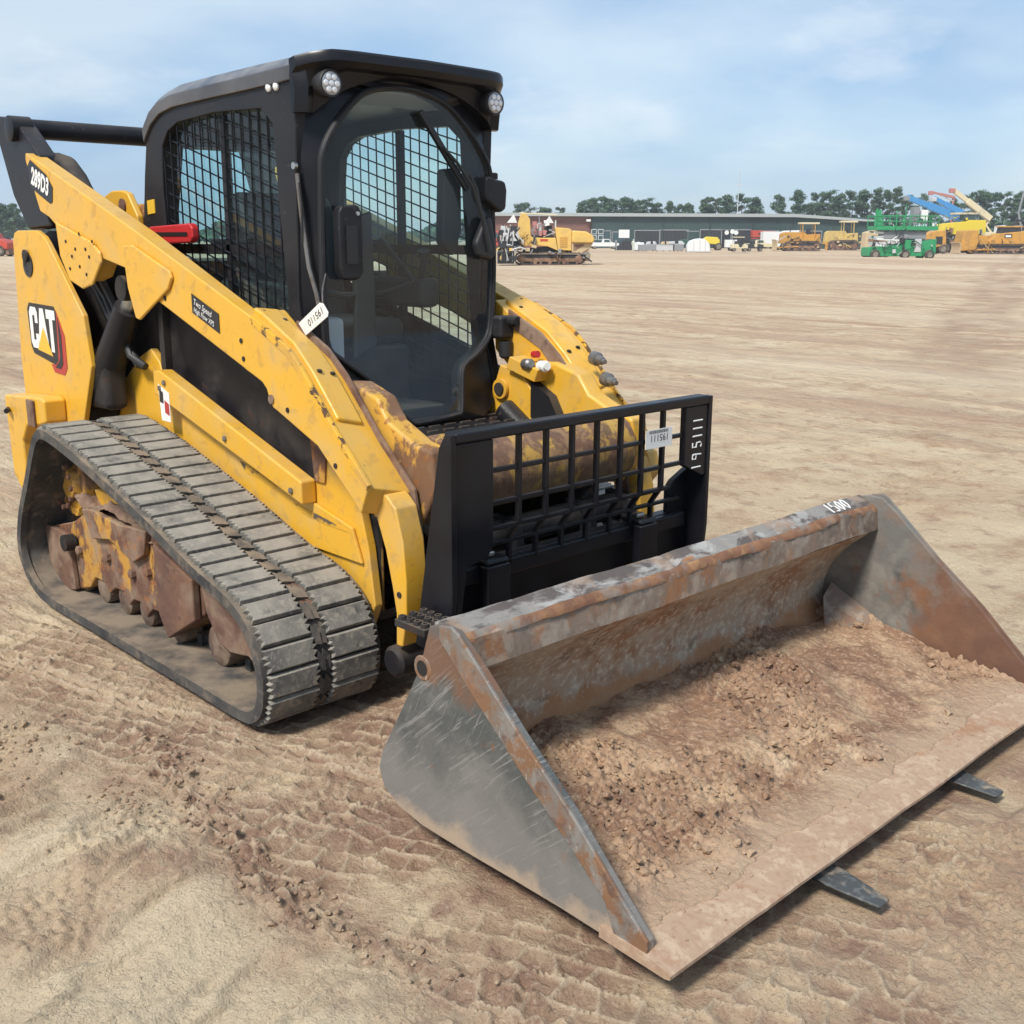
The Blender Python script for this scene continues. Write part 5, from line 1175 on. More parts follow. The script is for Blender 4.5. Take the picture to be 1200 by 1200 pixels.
def tree(u_, D, top_v, kind, label, wscale=1., group='trees beyond the yard'):
    hor = 281-.0043*(u_-600); hh = 1.5+(hor-top_v)*SPX(D)
    p = at(u_, D); k = hh/13
    o = empty('pine_tree' if kinds[kind] != 'broad leafy tree' else 'leafy_tree', (p.x, p.y, 0), random.uniform(0, 6.3), label, 'tree', group); o.scale = (k*wscale, k*wscale, k)
    for nm, me in (('trunk', TM[kind][0]), ('crown', TM[kind][1])):
        c = bpy.data.objects.new(nm, me); COL.objects.link(c); c.parent = o
# (column, distance, top row, kind, width, what it stands by)
trees = [
 (613, 262, 238, 1, .8, 'small rounded tree peeking over the left roof end beside the cab'),
 (636, 262, 243, 1, .7, 'low rounded tree top just over the roof above the paver'),
 (656, 262, 242, 2, .7, 'lone small treetop over the roof left of the long dense tree row'),
 (681, 255, 232, 0, .8, 'first tree at the left end of the dense row over the roof'),
 (692, 258, 231, 3, .8, 'second tree from the left end of the dense row over the roof'),
 (706, 252, 227, 0, .9, 'tallest tree in the left half of the dense row over the roof'),
 (718, 258, 233, 5, .8, 'tree right after the tallest in the left dense row'),
 (732, 255, 230, 3, .9, 'round topped tree in the middle of the dense row over the roof'),
 (744, 258, 231, 0, .9, 'tree above the white sign panel in the dense row'),
 (755, 255, 232, 5, .8, 'tree above the dark pallets in the dense row'),
 (767, 258, 234, 0, .8, 'last tree at the right end of the dense left row'),
 (782, 258, 234, 3, .8, 'small separate conical tree just right of the dense row'),
 (796, 262, 238, 1, .7, 'low bushy tree between two small conical pines over the roof'),
 (805, 258, 234, 0, .8, 'small conical pine above the green tractor'),
 (824, 255, 227, 0, .9, 'dark conical pine left of the mast'),
 (836, 258, 229, 2, .9, 'thin pine between two darker pines left of the mast'),
 (849, 255, 226, 3, .9, 'tall dark pine immediately left of the mast'),
 (866, 258, 226, 5, 1., 'wide leafy tree immediately right of the mast'),
 (882, 256, 226, 0, .9, 'pine at the right end of the clump by the mast'),
 (909, 252, 223, 0, 1., 'left pine of the big pair above the white truck'),
 (931, 250, 220, 3, 1.1, 'right pine of the big pair above the white truck'),
 (944, 255, 236, 1, .8, 'short bushy tree filling the foot of the big pine pair'),
 (955, 252, 222, 2, .9, 'slender pine with open crown left of the broad clump'),
 (966, 250, 221, 5, 1., 'broad tree in the left of the clump over the dozers'),
 (979, 252, 221, 0, 1., 'conical tree in the right of the clump over the dozers'),
 (994, 248, 220, 2, 1., 'open crowned pine above the square framed dozer'),
 (1006, 250, 219, 3, .9, 'dense pine just left of the green lift'),
 (1017, 248, 217, 4, .9, 'thin stemmed pine first over the green lift platform'),
 (1031, 250, 219, 2, .8, 'thin stemmed pine second over the green lift platform'),
 (1042, 248, 216, 4, .9, 'tallest thin stemmed pine over the green lift platform'),
 (1058, 252, 226, 1, .8, 'leafy tree behind the upper end of the blue boom'),
 (1076, 252, 224, 5, .8, 'leafy tree between the blue booms'),
 (1092, 254, 226, 0, .8, 'conical tree behind the faded red boom heads'),
 (1112, 252, 228, 3, .9, 'pine behind the crossing tan boom'),
 (1138, 248, 220, 5, 1.1, 'round leafy tree left of centre above the yellow crane body'),
 (1150, 250, 221, 1, 1., 'round leafy tree right beside the tan boom foot'),
 (1170, 248, 220, 2, 1., 'tall narrow pine above the dark parked machines'),
 (1188, 246, 217, 0, 1., 'tall dense pine near the right edge'),
 (1203, 246, 220, 5, 1.1, 'leafy tree cut by the right edge of the view'),
 (3, 235, 243, 3, .9, 'small distant tree at the far left edge'),
 (17, 235, 241, 0, .9, 'small distant pine left of the rear loader tower'),
 (-12, 235, 240, 5, 1., 'tree outside the left edge of the yard'),
 (1220, 246, 218, 0, 1., 'pine just outside the right edge of the view'),
]
for (a, b_, c, k, w_, l) in trees: tree(a, b_, c, k, l, w_*(1.35 if a < 775 else 1.1 if a < 900 else .92))
# a far wood as one mass on the horizon, low, behind everything
V = []; Fc = []
for k in range(16000):
    u_ = rng.uniform(-500, 1900); D = rng.uniform(330, 350); hh = 5.5*(.55+.45*math.sin(u_*.05)+.3*rng.random()); p = at(u_, D); z = hh*rng.random()**.6+1
    a = rng.normal(0, 1, 3); a[2] *= .4; a /= np.linalg.norm(a); b_ = np.cross(a, rng.normal(0, 1, 3)); b_ /= np.linalg.norm(b_); sz = rng.uniform(.9, 1.7); p = np.array((p.x, p.y, z)); i = len(V)
    V += [tuple(p-a*sz), tuple(p+b_*sz*.7), tuple(p+a*sz), tuple(p-b_*sz*.7)]; Fc.append((i, i+1, i+2, i+3))
me = bpy.data.meshes.new('far_wood'); me.from_pydata(V, [], Fc); me.materials.append(m_leaf); o = bpy.data.objects.new('far_wood', me); COL.objects.link(o); o['kind'] = 'stuff'; tag(o, 'low dark green wood along the horizon behind the yard', 'wood')

# ---- radio mast
D = 230; o = thing('radio_mast', 861, D, 'thin white mast rising above the trees behind the green building', 'mast')
q = MB().tube([(0, 0, 0), (0, 0, 1.5+80*SPX(D))], .09, 6).build('mast_pole', f_lgry, o); MB().bb(-.5, .5, -.05, .05, 12.5, 12.7).build('mast_arm', f_lgry, o)

# ---- asphalt paver
D = 70.; s_ = SPX(D); P = thing('asphalt_paver', 640, D, 'yellow asphalt paver on black crawlers with rounded hopper right of the cab', 'paver')
X_ = lambda u_: (u_-640)*s_; Z_ = lambda v_: max(0, (311-v_)*s_*.99)
crawler(P, X_(601), X_(684), -.9, .45, Z_(296)); crawler(P, X_(601), X_(684), .9, .45, Z_(296))
MB().prism([(X_(610), Z_(296)), (X_(684), Z_(296)), (X_(680), Z_(290)), (X_(648), Z_(288)), (X_(612), Z_(292))], 1, -.9, .9).build('chassis', f_blk, P)
MB().prism([(X_(618), Z_(287)), (X_(622), Z_(279)), (X_(649), Z_(279)), (X_(652), Z_(294)), (X_(640), Z_(289))], 1, -1.15, 1.15).build('side_body', f_yel, P, bevel=.03)
eg = MB().prism([(X_(648), Z_(267)), (X_(664), Z_(268)), (X_(668), Z_(270)), (X_(668), Z_(294)), (X_(652), Z_(293))], 1, -1.15, 1.15).build('engine_cover', f_yel, P, bevel=.05)
for k in range(5): MB().bb(X_(654), X_(663), -1.17, -1.151, Z_(290-2.6*k), Z_(288.6-2.6*k)).build('vent_slat', f_org, eg)
MB().prism([(X_(668), Z_(285)), (X_(668), Z_(270.5)), (X_(684), Z_(271.5)), (X_(691), Z_(275)), (X_(695), Z_(280)), (X_(693), Z_(285))], 1, -1.35, 1.35).build('hopper', f_yel, P, bevel=.10)
MB().prism([(X_(668), Z_(296)), (X_(668), Z_(285)), (X_(693), Z_(285)), (X_(688), Z_(294)), (X_(684), Z_(298))], 1, -1.1, 1.1).build('hopper_base', f_tan, P, bevel=.04)
MB().prism([(X_(670), Z_(294)), (X_(682), Z_(288)), (X_(683), Z_(286)), (X_(670), Z_(287))], 1, -1.13, -1.101).build('hopper_ram', f_rusty, P)
MB().bb(X_(684), X_(690), -1.0, 1.0, Z_(306), Z_(296)).build('push_roller', f_tan, P)
scd = MB().bb(X_(581), X_(601), -1.6, 1.6, Z_(309), Z_(295)).build('screed', f_blk, P, bevel=.03)
for k in range(6): MB().bb(X_(582+3.2*k), X_(583.6+3.2*k), -1.66, -1.601, Z_(306), Z_(278+3*(k % 2))).build('screed_post', f_gry if k % 2 else f_blk, scd)
MB().bb(X_(583), X_(603), -1.4, 1.4, Z_(294), Z_(283)).build('auger_box', f_blk, P, bevel=.03)
MB().prism([(X_(607), Z_(289)), (X_(605), Z_(262)), (X_(608), Z_(252)), (X_(614), Z_(251)), (X_(619), Z_(258)), (X_(620), Z_(277)), (X_(625), Z_(280)), (X_(625), Z_(288))], 1, -1.2, -1.05).build('operator_arch', f_yel, P, bevel=.03)
MB().prism([(X_(607), Z_(289)), (X_(605), Z_(262)), (X_(608), Z_(252)), (X_(614), Z_(251)), (X_(619), Z_(258)), (X_(620), Z_(277)), (X_(625), Z_(280)), (X_(625), Z_(288))], 1, 1.05, 1.2).build('operator_arch', f_yel, P, bevel=.03)
MB().prism([(X_(592), Z_(262)), (X_(600), Z_(252)), (X_(604), Z_(262))], 1, -.8, -.5).build('sun_flap', f_wht, P)
MB().prism([(X_(637), Z_(262)), (X_(642), Z_(254)), (X_(647), Z_(262))], 1, -.5, .4).build('sun_flap', f_wht, P)
MB().bb(X_(621), X_(647), -1.0, 1.0, Z_(279), Z_(276)).build('deck', f_blk, P)
st_ = MB().bb(X_(636), X_(645), -.8, -.2, Z_(277), Z_(265)).build('operator_seat', f_blk, P, bevel=.05); st_ = MB().bb(X_(628), X_(633), -.7, -.3, Z_(277), Z_(262)).build('control_console', f_lgry, P, bevel=.04)
MB().bb(X_(622), X_(627), -.9, -.3, Z_(272), Z_(260)).build('control_panel', f_pink, P)
MB().tube([(X_(649), -.9, Z_(268)), (X_(649), -.9, Z_(259))], .05, 8).build('exhaust_stack', f_lgry, P)
MB().tube([(X_(606), -1.1, Z_(251)), (X_(650), -1.1, Z_(253))], .04, 6).build('canopy_rail', f_crm, P)
for k in range(4): MB().tube([(X_(586+4*k), -1.5, Z_(283)), (X_(588+4*k), -1.4, Z_(264+2*k))], .04, 6).build('control_post', f_lgry if k % 2 else f_blk, P)
MB().tube([(X_(595), -1.55, Z_(280)), (X_(600), -1.6, Z_(274)), (X_(606), -1.5, Z_(283)), (X_(612), -1.45, Z_(291))], .05, 6).build('hydraulic_hose', f_blk, P)

fittings(P, X_(583), X_(604), -1.6, Z_(303), Z_(268), 26, (f_blk, f_gry, f_lgry, f_yel, f_blk), 1, .45)
fittings(P, X_(604), X_(625), -1.22, Z_(300), Z_(280), 14, (f_blk, f_gry, f_yel, f_tan), 2, .35)
fittings(P, X_(622), X_(648), -1.0, Z_(276), Z_(262), 12, (f_blk, f_gry, f_wht, f_pink), 3, .35)
fittings(P, X_(640), X_(688), -1.16, Z_(302), Z_(294), 12, (f_blk, f_rusty, f_gry), 4, .3)
MB().bb(X_(631), X_(640), -1.17, -1.151, Z_(283), Z_(280.5)).build('name_stripe', f_red, P)
# ---- red-white truck glimpsed between cab and paver, and a red machine at the left edge
def truck(name, u_, D, L_, cabcol, bodycol, label, facing=1, h=2.9, grp=None, wheels=(f_tyre)):
    o = thing(name, u_, D, label, 'truck', 0, grp); f = facing
    MB().bb(-L_/2, L_/2, -.5, .5, .75, .95).build('chassis', f_blk, o)
    cab_ = MB().prism([(f*L_*.5, .7), (f*L_*.5, 1.5), (f*L_*.40, 1.75), (f*L_*.36, h*.86), (f*L_*.22, h*.88), (f*L_*.20, .7)], 1, -1.1, 1.1).build('cab', cabcol, o, bevel=.06)
    MB().prism([(f*L_*.385, 1.75), (f*L_*.355, h*.80), (f*L_*.25, h*.80), (f*L_*.25, 1.75)], 1, -1.115, -1.101).build('cab_window', f_glass, cab_)
    MB().bb(-L_/2, f*L_*.0+L_*.18*f if f > 0 else L_/2, -1.2, 1.2, 1.0, h).build('cargo_body', bodycol, o, bevel=.03) if f > 0 else MB().bb(-L_*.17, L_/2, -1.2, 1.2, 1.0, h).build('cargo_body', bodycol, o, bevel=.03)
    for xx in (f*L_*.36, -f*L_*.22, -f*L_*.38): wheel(o, xx, -.95, .48, .3); wheel(o, xx, .95, .48, .3)
    return o
truck('box_truck', 592, 165, 5.0, f_red, f_lgry, 'red and white truck half hidden behind the paver and the loader cab', -1, 3.2)
rm = thing('red_machine', -14, 95, 'red machine on dark wheels cut off by the left edge', 'machine')
MB().prism([(-2, .6), (1.9, .6), (1.95, 1.1), (1.5, 1.35), (.9, 1.45), (.6, 1.9), (-2, 1.9)], 1, -1, 1).build('body', f_red, rm, bevel=.05)
MB().prism([(1.2, .2), (1.95, .15), (1.9, .6), (1.3, .6)], 1, -.9, .9).build('skirt', f_rusty, rm)
for xx in (-1.2, 1.2): wheel(rm, xx, -.9, .45, .3); wheel(rm, xx, .9, .45, .3)

# ---- carts, pallets, white pile, tractor and small machines in front of the building
D = 195.; s_ = SPX(D)
def cart(name, u_, D, col, label, L_=2.6, grp=None):
    o = thing(name, u_, D, label, 'cart', 0, grp)
    MB().prism([(-L_/2, .45), (-L_/2, 1.05), (-L_*.1, 1.1), (0, .6), (L_*.2, .6), (L_*.25, 1.1), (L_/2, .95), (L_/2, .45)], 1, -.6, .6).build('body', col, o, bevel=.05)
    MB().bb(-L_*.38, L_*.28, -.65, .65, 2.0, 2.12).build('canopy', col, o, bevel=.03)
    for xx in (-L_*.34, L_*.24):
        for yy in (-.58, .58): MB().tube([(xx, yy, .9), (xx*.95, yy, 2.0)], .03, 5).build('canopy_post', f_blk, o)
    MB().bb(-L_*.25, 0, -.5, .5, 1.0, 1.5).build('seat', f_blk, o, bevel=.03)
    for xx in (-L_*.32, L_*.33): wheel(o, xx, -.5, .28, .2); wheel(o, xx, .5, .28, .2)
    return o
def pickup(name, u_, D, col, label, L_=5.2, facing=1, cat='pickup'):
    o = thing(name, u_, D, label, cat); f = facing
    b_ = MB().prism([(-f*L_/2, .5), (-f*L_/2, 1.15), (-f*.3, 1.15), (-f*.1, 1.75), (f*.9, 1.75), (f*1.35, 1.2), (f*L_*.5, 1.05), (f*L_*.5, .5)], 1, -.95, .95).build('body', col, o, bevel=.05)
    MB().prism([(f*.0, 1.22), (f*.05, 1.65), (f*.85, 1.65), (f*1.15, 1.22)], 1, -.965, -.951).build('side_window', f_glass, b_)
    for xx in (-L_*.3, L_*.32): wheel(o, xx, -.82, .38, .24); wheel(o, xx, .82, .38, .24)
    return o
pickup('pickup_truck', 706, 195, f_wht, 'white pickup parked before the building windows right of the paver')
pickup('pickup_truck', 892, 200, f_crm, 'cream pickup with long bed below the red box', 6.2, -1)
o = thing('black_skid_machine', 730, 170, 'small black machine carrying a square white panel in front of the building', 'machine')
s2 = SPX(170)
MB().prism([(-2.0*.6, .1), (1.3, .1), (1.3, .9), (.9, 1.5), (-.3, 1.5), (-.6, .9), (-1.6, .4)], 1, -.7, .7).build('body', f_blk, o, bevel=.05); MB().bb(-.9, .7, -.75, -.68, 1.9, 3.1).build('white_panel', f_wht, o)
MB().tube([(-.1, -.6, 1.4), (-.1, -.7, 2.0)], .06, 6).build('panel_post', f_blk, o); MB().bb(-1.3, -1.15, -.8, .8, .0, 1.6).build('front_guard', f_gry, o)
for k, (du, wd, hh, mt, nm, lb) in enumerate(((757, 20, 7, f_gry, 'crate', 'leftmost dark grey crate in the low row before the building'), (777, 20, 7, f_lgry, 'crate', 'middle lighter grey crate in the low row before the building'), (794, 11, 8, f_gry, 'crate', 'short dark grey crate beside the white wrapped pile'))):
    o = thing(nm, du, 165, lb, 'crate'); s2 = SPX(165)
    b_ = MB().bb(-wd*s2/2, wd*s2/2, -.7, .7, .12, hh*s2).build('crate_box', mt, o, bevel=.03)
    for xx in (-.4, 0, .4): MB().bb(xx*wd*s2-.08, xx*wd*s2+.08, -.72, .72, 0, .12).build('skid', f_tan, b_)
    MB().bb(-wd*s2/2-.03, wd*s2/2+.03, -.73, .73, hh*s2, hh*s2+.1).build('lid', f_lgry, o)
o = thing('white_tank', 747, 168, 'white square tank at the left end of the crate row', 'tank'); MB().bb(-.8, .8, -.6, .6, .1, 1.25).build('tank_body', f_wht, o, bevel=.12); MB().lathe((0, 0, 1.25), (0, 0, 1), [(0, .2), (.1, .2)], 12).build('tank_lid', f_lgry, o); MB().bb(-.8, .8, -.6, .6, 0, .1).build('tank_skid', f_gry, o)
for du, dz_, wd in ((762, 1.0, 1.6), (778, 1.0, 1.2), (791, 1.05, 2.6)):
    o = thing('equipment_load', du, 165, {762: 'grey bundle lying on the leftmost dark crate', 778: 'tan bundle lying on the middle grey crate', 791: 'flat pale load lying on the right end of the crates'}[du], 'load')
    mb = MB().prism([(-wd/2, dz_), (-wd*.4, dz_+.35), (wd*.3, dz_+.45), (wd/2, dz_)], 1, -.5, .5).build('bundle', f_tan if du == 778 else f_lgry, o, bevel=.08); MB().bb(-wd*.1, wd*.1, -.52, .52, dz_, dz_+.46).build('strap', f_blk, o)
o = thing('wrapped_pile', 817, 165, 'bulky white wrapped pile right of the grey crates', 'pile'); s2 = SPX(165)
mb = MB(); rr = np.random.default_rng(3)
pts = [(-1.7, 0), (-1.65, .9), (-1.3, 1.5), (-.6, 1.75), (0, 1.85), (.7, 1.8), (1.2, 1.45), (1.6, .95), (1.7, 0)]
MB().prism(pts, 1, -.9, .9).build('cover_sheet', f_wht, o, bevel=.15, seg=3)
MB().bb(-1.75, 1.75, -.95, .95, -.02, .12).build('pallet', f_lgry, o)
for xx in (-.8, .1, .9): MB().bb(xx-.04, xx+.04, -.93, -.905, .1, 1.55).build('strap', f_lgry, o)
# tractor
o = thing('green_tractor', 806, 190, 'dark green tractor with canopy behind the white wrapped pile', 'tractor')
MB().prism([(-1.8, .9), (-1.8, 1.6), (-.3, 1.8), (-.3, 1.1), (1.4, 1.1), (1.4, .8)], 1, -.4, .4).build('hood', f_dgrn, o, bevel=.05); MB().bb(-.4, 1.5, -.8, .8, 3.0, 3.15).build('canopy', f_gry, o, bevel=.03)
for xx in (-.3, 1.4):
    for yy in (-.7, .7): MB().tube([(xx, yy, 1.1), (xx, yy, 3.0)], .04, 5).build('canopy_post', f_dgrn, o)
wheel(o, 1.1, -.8, .85, .4); wheel(o, 1.1, .8, .85, .4); wheel(o, -1.5, -.7, .5, .3); wheel(o, -1.5, .7, .5, .3)
o = thing('yellow_roller', 833, 185, 'small yellow roller just right of the white wrapped pile', 'roller')
MB().prism([(-1.4, 1.1), (-1.5, 1.8), (-.9, 2.2), (.8, 2.1), (1.2, 1.6), (1.2, .9)], 1, -.7, .7).build('body', f_byel, o, bevel=.10); MB().lathe((-1.0, -.8, .6), (0, 1, 0), [(0, .6), (1.6, .6)], 20).build('drum', f_gry, o); wheel(o, 1.0, -.7, .6, .4); wheel(o, 1.0, .7, .6, .4)
o = thing('light_tower', 855, 180, 'white light tower trailer with lamp heads above the cream cart', 'light tower')
MB().bb(-.9, .9, -.6, .6, .5, 1.7).build('generator_box', f_wht, o, bevel=.05); MB().tube([(0, 0, 1.6), (0, 0, 3.0)], .07, 6).build('mast', f_gry, o)
for xx in (-.75, .15, .75): MB().lathe((xx, -.1, 3.0-.25*abs(xx)), (0, -1, 0), [(0, .2), (.12, .36), (.2, .34)], 12).build('lamp_head', f_wht, o)
wheel(o, 0, -.7, .3, .2); wheel(o, 0, .7, .3, .2)
cart('golf_cart', 865, 165, f_crm, 'cream golf cart with yellow canopy right of the light tower', 2.4)
cart('utility_cart', 883, 172, f_blk, 'black utility cart between the cream cart and the white trucks', 2.6)
# box truck and red dump bed
truck('flatbed_truck', 920, 205, 9.0, f_wht, f_wht, 'long white truck with square cab behind the left dozer', 1, 3.2)
o = thing('red_dump_body', 893, 212, 'red dump body standing above the cream pickup', 'dump body'); MB().prism([(-2.2, 1.9), (-2.3, 3.5), (2.2, 3.3), (2.2, 2.3)], 1, -1, 1).build('tub', f_red, o, bevel=.03); MB().bb(-1.2, 1.4, -1.02, -1.0, 2.7, 3.0).build('lettering_band', f_blk, o)
MB().bb(-2.0, 2.0, -.6, .6, .9, 1.9).build('subframe', f_gry, o)
for xx in (-1.5, 1.5): wheel(o, xx, -.9, .5, .3); wheel(o, xx, .9, .5, .3)
o = thing('white_van', 924, 188, 'white van with green side windows between the red body and the left dozer', 'van')
MB().prism([(-2.6, .4), (-2.6, 1.6), (-1.8, 2.1), (-1.2, 3.2), (1.3, 3.3), (1.4, .4)], 1, -.95, .95).build('body', f_wht, o, bevel=.08); MB().prism([(-1.0, 2.1), (-.8, 2.95), (.6, 2.95), (.6, 2.1)], 1, -.97, -.951).build('side_window', f_dgrn, o); wheel(o, -1.7, -.85, .4, .25); wheel(o, .9, -.85, .4, .25); wheel(o, -1.7, .85, .4, .25); wheel(o, .9, .85, .4, .25)
# person by the black machine
def person(u_, D, label):
    o = thing('person', u_, D, label, 'person')
    import bmesh
    pts = {'pel': (0, 0, .92, .14), 'wa': (0, 0, 1.08, .13), 'ch': (0, .0, 1.32, .15), 'ne': (0, 0, 1.48, .06), 'hd0': (0, -.01, 1.57, .075), 'hd': (0, -.02, 1.66, .10), 'hd2': (0, -.01, 1.74, .07),
     'sl': (-.17, 0, 1.40, .065), 'el': (-.24, .02, 1.14, .048), 'wl': (-.23, -.06, .90, .032), 'sr': (.17, 0, 1.40, .065), 'er': (.24, .03, 1.14, .048), 'wr': (.22, -.08, .92, .032),
     'hl': (-.09, 0, .86, .10), 'kl': (-.11, -.03, .48, .065), 'al': (-.11, .01, .10, .045), 'fl': (-.12, -.15, .04, .035), 'hr': (.09, 0, .86, .10), 'kr': (.10, -.01, .48, .065), 'ar': (.12, .03, .10, .045), 'fr': (.13, -.13, .04, .035)}
    ed = [('pel', 'wa'), ('wa', 'ch'), ('ch', 'ne'), ('ne', 'hd0'), ('hd0', 'hd'), ('hd', 'hd2'), ('ch', 'sl'), ('sl', 'el'), ('el', 'wl'), ('ch', 'sr'), ('sr', 'er'), ('er', 'wr'), ('pel', 'hl'), ('hl', 'kl'), ('kl', 'al'), ('al', 'fl'), ('pel', 'hr'), ('hr', 'kr'), ('kr', 'ar'), ('ar', 'fr')]
    ks = list(pts); me = bpy.data.meshes.new('body'); me.from_pydata([pts[k][:3] for k in ks], [(ks.index(a), ks.index(b)) for a, b in ed], [])
    b_ = bpy.data.objects.new('body', me); COL.objects.link(b_); b_.parent = o; sk_ = b_.modifiers.new('skin', 'SKIN')
    for i, k in enumerate(ks): me.skin_vertices[0].data[i].radius = (pts[k][3],)*2
    me.skin_vertices[0].data[0].use_root = True; b_.modifiers.new('sub', 'SUBSURF').levels = 1
    me.materials.append(mat('pale_work_clothes', (.55, .60, .50), .8)); return o
person(741, 163, 'person in pale clothes standing beside the small black machine')

# ---- bulldozers
def dozer(u_, D, L_, f, col, label, canopy='rops', blade=True, h=3.2):
    o = thing('bulldozer', u_, D, label, 'bulldozer')
    th = h*.34
    for yy in (-.95, .95): crawler(o, -L_*.32, L_*.36, yy, .5, th)
    MB().prism([(-L_*.38, th*.8), (-L_*.36, h*.60), (-L_*.30, h*.66), (L_*.06, h*.66), (L_*.10, h*.58), (L_*.34, h*.60), (L_*.36, th*.7)], 1, -.62, .62).build('hood', col, o, bevel=.05) if f < 0 else MB().prism([(L_*.38, th*.8), (L_*.36, h*.60), (L_*.30, h*.66), (-L_*.06, h*.66), (-L_*.10, h*.58), (-L_*.34, h*.60), (-L_*.36, th*.7)], 1, -.62, .62).build('hood', col, o, bevel=.05)
    for yy in (-.95, .95): MB().bb(-L_*.12, L_*.30, yy-.3, yy+.3, th*1.05, th*1.35).build('fender', col, o, bevel=.04)
    if canopy == 'rops':
        for xx in (L_*.02*-f, L_*.24*-f):
            for yy in (-.75, .75): MB().tube([(xx, yy, h*.5), (xx+.05*f, yy, h*.95)], .07, 6).build('canopy_post', col, o)
        MB().bb(min(-f*-.02*L_, -f*.30*L_)-.1, max(-f*-.02*L_, -f*.30*L_)+.1, -.9, .9, h*.94, h).build('canopy', f_crm, o, bevel=.04)
        MB().bb(-f*L_*.14-.3, -f*L_*.14+.3, -.35, .35, h*.5, h*.78).build('seat', f_blk, o, bevel=.04)
    else:
        cb = MB().prism([(-f*L_*.0, h*.55), (-f*L_*.02, h*.95), (-f*L_*.24, h*.95), (-f*L_*.26, h*.55)], 1, -.7, .7).build('cab', f_blk, o, bevel=.05)
        MB().bb(min(-f*L_*.0, -f*L_*.26), max(-f*L_*.0, -f*L_*.26), -.8, .8, h*.95, h*1.0).build('cab_roof', col, o, bevel=.03)
    if blade:
        xb = f*L_*.46; bl_ = MB().prism([(xb, .05), (xb+f*.06, .1), (xb-f*.06, h*.15), (xb-f*.05, h*.3), (xb+f*.10, h*.40), (xb+f*.02, h*.41), (xb-f*.16, h*.3), (xb-f*.16, h*.13)], 1, -1.6, 1.6).build('blade', f_tan, o, bevel=.02)
        for yy in (-1.2, 1.2): MB().tube([(xb-f*.12, yy, h*.12), (f*L_*.05, yy, h*.16)], .10, 6).build('push_arm', col, o)
        for yy in (-.6, .6): MB().tube([(xb-f*.10, yy, h*.3), (f*L_*.28, yy, h*.52)], .07, 6).build('lift_ram', f_lgry, o)
    MB().tube([(f*L_*.18, .2, h*.64), (f*L_*.18, .2, h*.86)], .07, 8).build('exhaust_stack', f_blk, o)
    fittings(o, -L_*.36, L_*.36, -1.25, h*.12, h*.52, 16, (f_rusty, f_blk, col, f_tan), int(u_), .5)
    rp_ = MB().prism([(-f*L_*.38, h*.28), (-f*L_*.50, h*.36), (-f*L_*.50, h*.05), (-f*L_*.46, h*.05), (-f*L_*.46, h*.24)], 1, -.15, .15).build('ripper', col, o)
    return o
dozer(936, 178, 66*SPX(178), -1, f_org, 'dusty dozer with lowered blade, left one of the two side by side', 'rops', True, 4.4)
dozer(984, 190, 54*SPX(190), -1, f_yel2, 'clean yellow dozer with square open frame, left of the green lift', 'rops', False, 4.9)
big = dozer(1166, 150, 104*SPX(150), -1, f_org, 'large ochre dozer with tall blade cut by the right edge', 'cab', True, 3.6)
s2 = SPX(150)
MB().prism([(-5.3, .3), (-4.9, 3.0), (-3.1, 3.1), (-2.9, 1.6), (-3.2, .5)], 1, -1.5, 1.5).build('front_counterweight', f_org, big, bevel=.15)
hd_ = MB().prism([(-1.4, 1.6), (-.4, 2.6), (3.9, 3.0), (4.2, 1.5)], 1, -1.0, 1.0).build('rear_hood', f_org, big, bevel=.12)
MB().bb(.6, 1.6, -1.03, -1.001, 2.05, 2.55).build('emblem_panel', f_blk, hd_); MB().bb(.72, 1.45, -1.05, -1.031, 2.15, 2.42).build('emblem_mark', f_wht, hd_)

# ---- green scissor lift
D = 100.; s_ = SPX(D); S = thing('scissor_lift', 1052, D, 'green scissor lift with lowered platform and railings standing in the yard', 'scissor lift')
X_ = lambda u_: (u_-1052)*s_; Z_ = lambda v_: max(0, (299.5-v_)*s_)
MB().prism([(X_(1012), Z_(296)), (X_(1012), Z_(286)), (X_(1030), Z_(285)), (X_(1092), Z_(276)), (X_(1092), Z_(292)), (X_(1085), Z_(296))], 1, -1.0, 1.0).build('chassis', f_grn, S, bevel=.04)
for uu in (1020, 1052, 1084): 
    if uu != 1052: wheel(S, X_(uu), -1.15, .42, .32, rim=f_rim); wheel(S, X_(uu), 1.15, .42, .32, rim=f_rim)
wheel(S, X_(1055), -1.15, .42, .32, rim=f_rim)
MB().bb(X_(1054), X_(1062), -1.1, -1.001, Z_(292), Z_(277)).build('tool_box', f_grn, S, bevel=.02); MB().bb(X_(1066), X_(1074), -1.06, -1.001, Z_(291), Z_(276)).build('engine_tray', f_lgry, S, bevel=.02)
for k in range(5):
    zz = Z_(284-3.6*k); a_ = MB()
    MB().box((X_(1035), -.7, zz), (2.4, .12, .17), Matrix.Rotation(.06*(-1)**k, 3, 'Y')).build('scissor_arm', f_lgry if k % 2 else f_wht, S); MB().box((X_(1052), .7, zz+.05), (5.0, .12, .15), Matrix.Rotation(.03*(-1)**k, 3, 'Y')).build('scissor_arm', f_lgry, S)
MB().bb(X_(1030), X_(1080), -.8, .8, Z_(276), Z_(268)).build('scissor_stack', f_gry, S, bevel=.03)
MB().bb(X_(1018), X_(1092), -1.1, 1.1, Z_(266), Z_(261.5)).build('platform_deck', f_grn, S, bevel=.02)
for y in (-1.1, 1.1):
    for zz in (Z_(250), Z_(256)): MB().tube([(X_(1018), y, zz), (X_(1092), y, zz)], .045, 6).build('guard_rail', f_grn, S)
    for k in range(10): MB().tube([(X_(1018+8.2*k), y, Z_(262)), (X_(1018+8.2*k), y, Z_(249.5))], .04, 6).build('rail_post', f_grn, S)
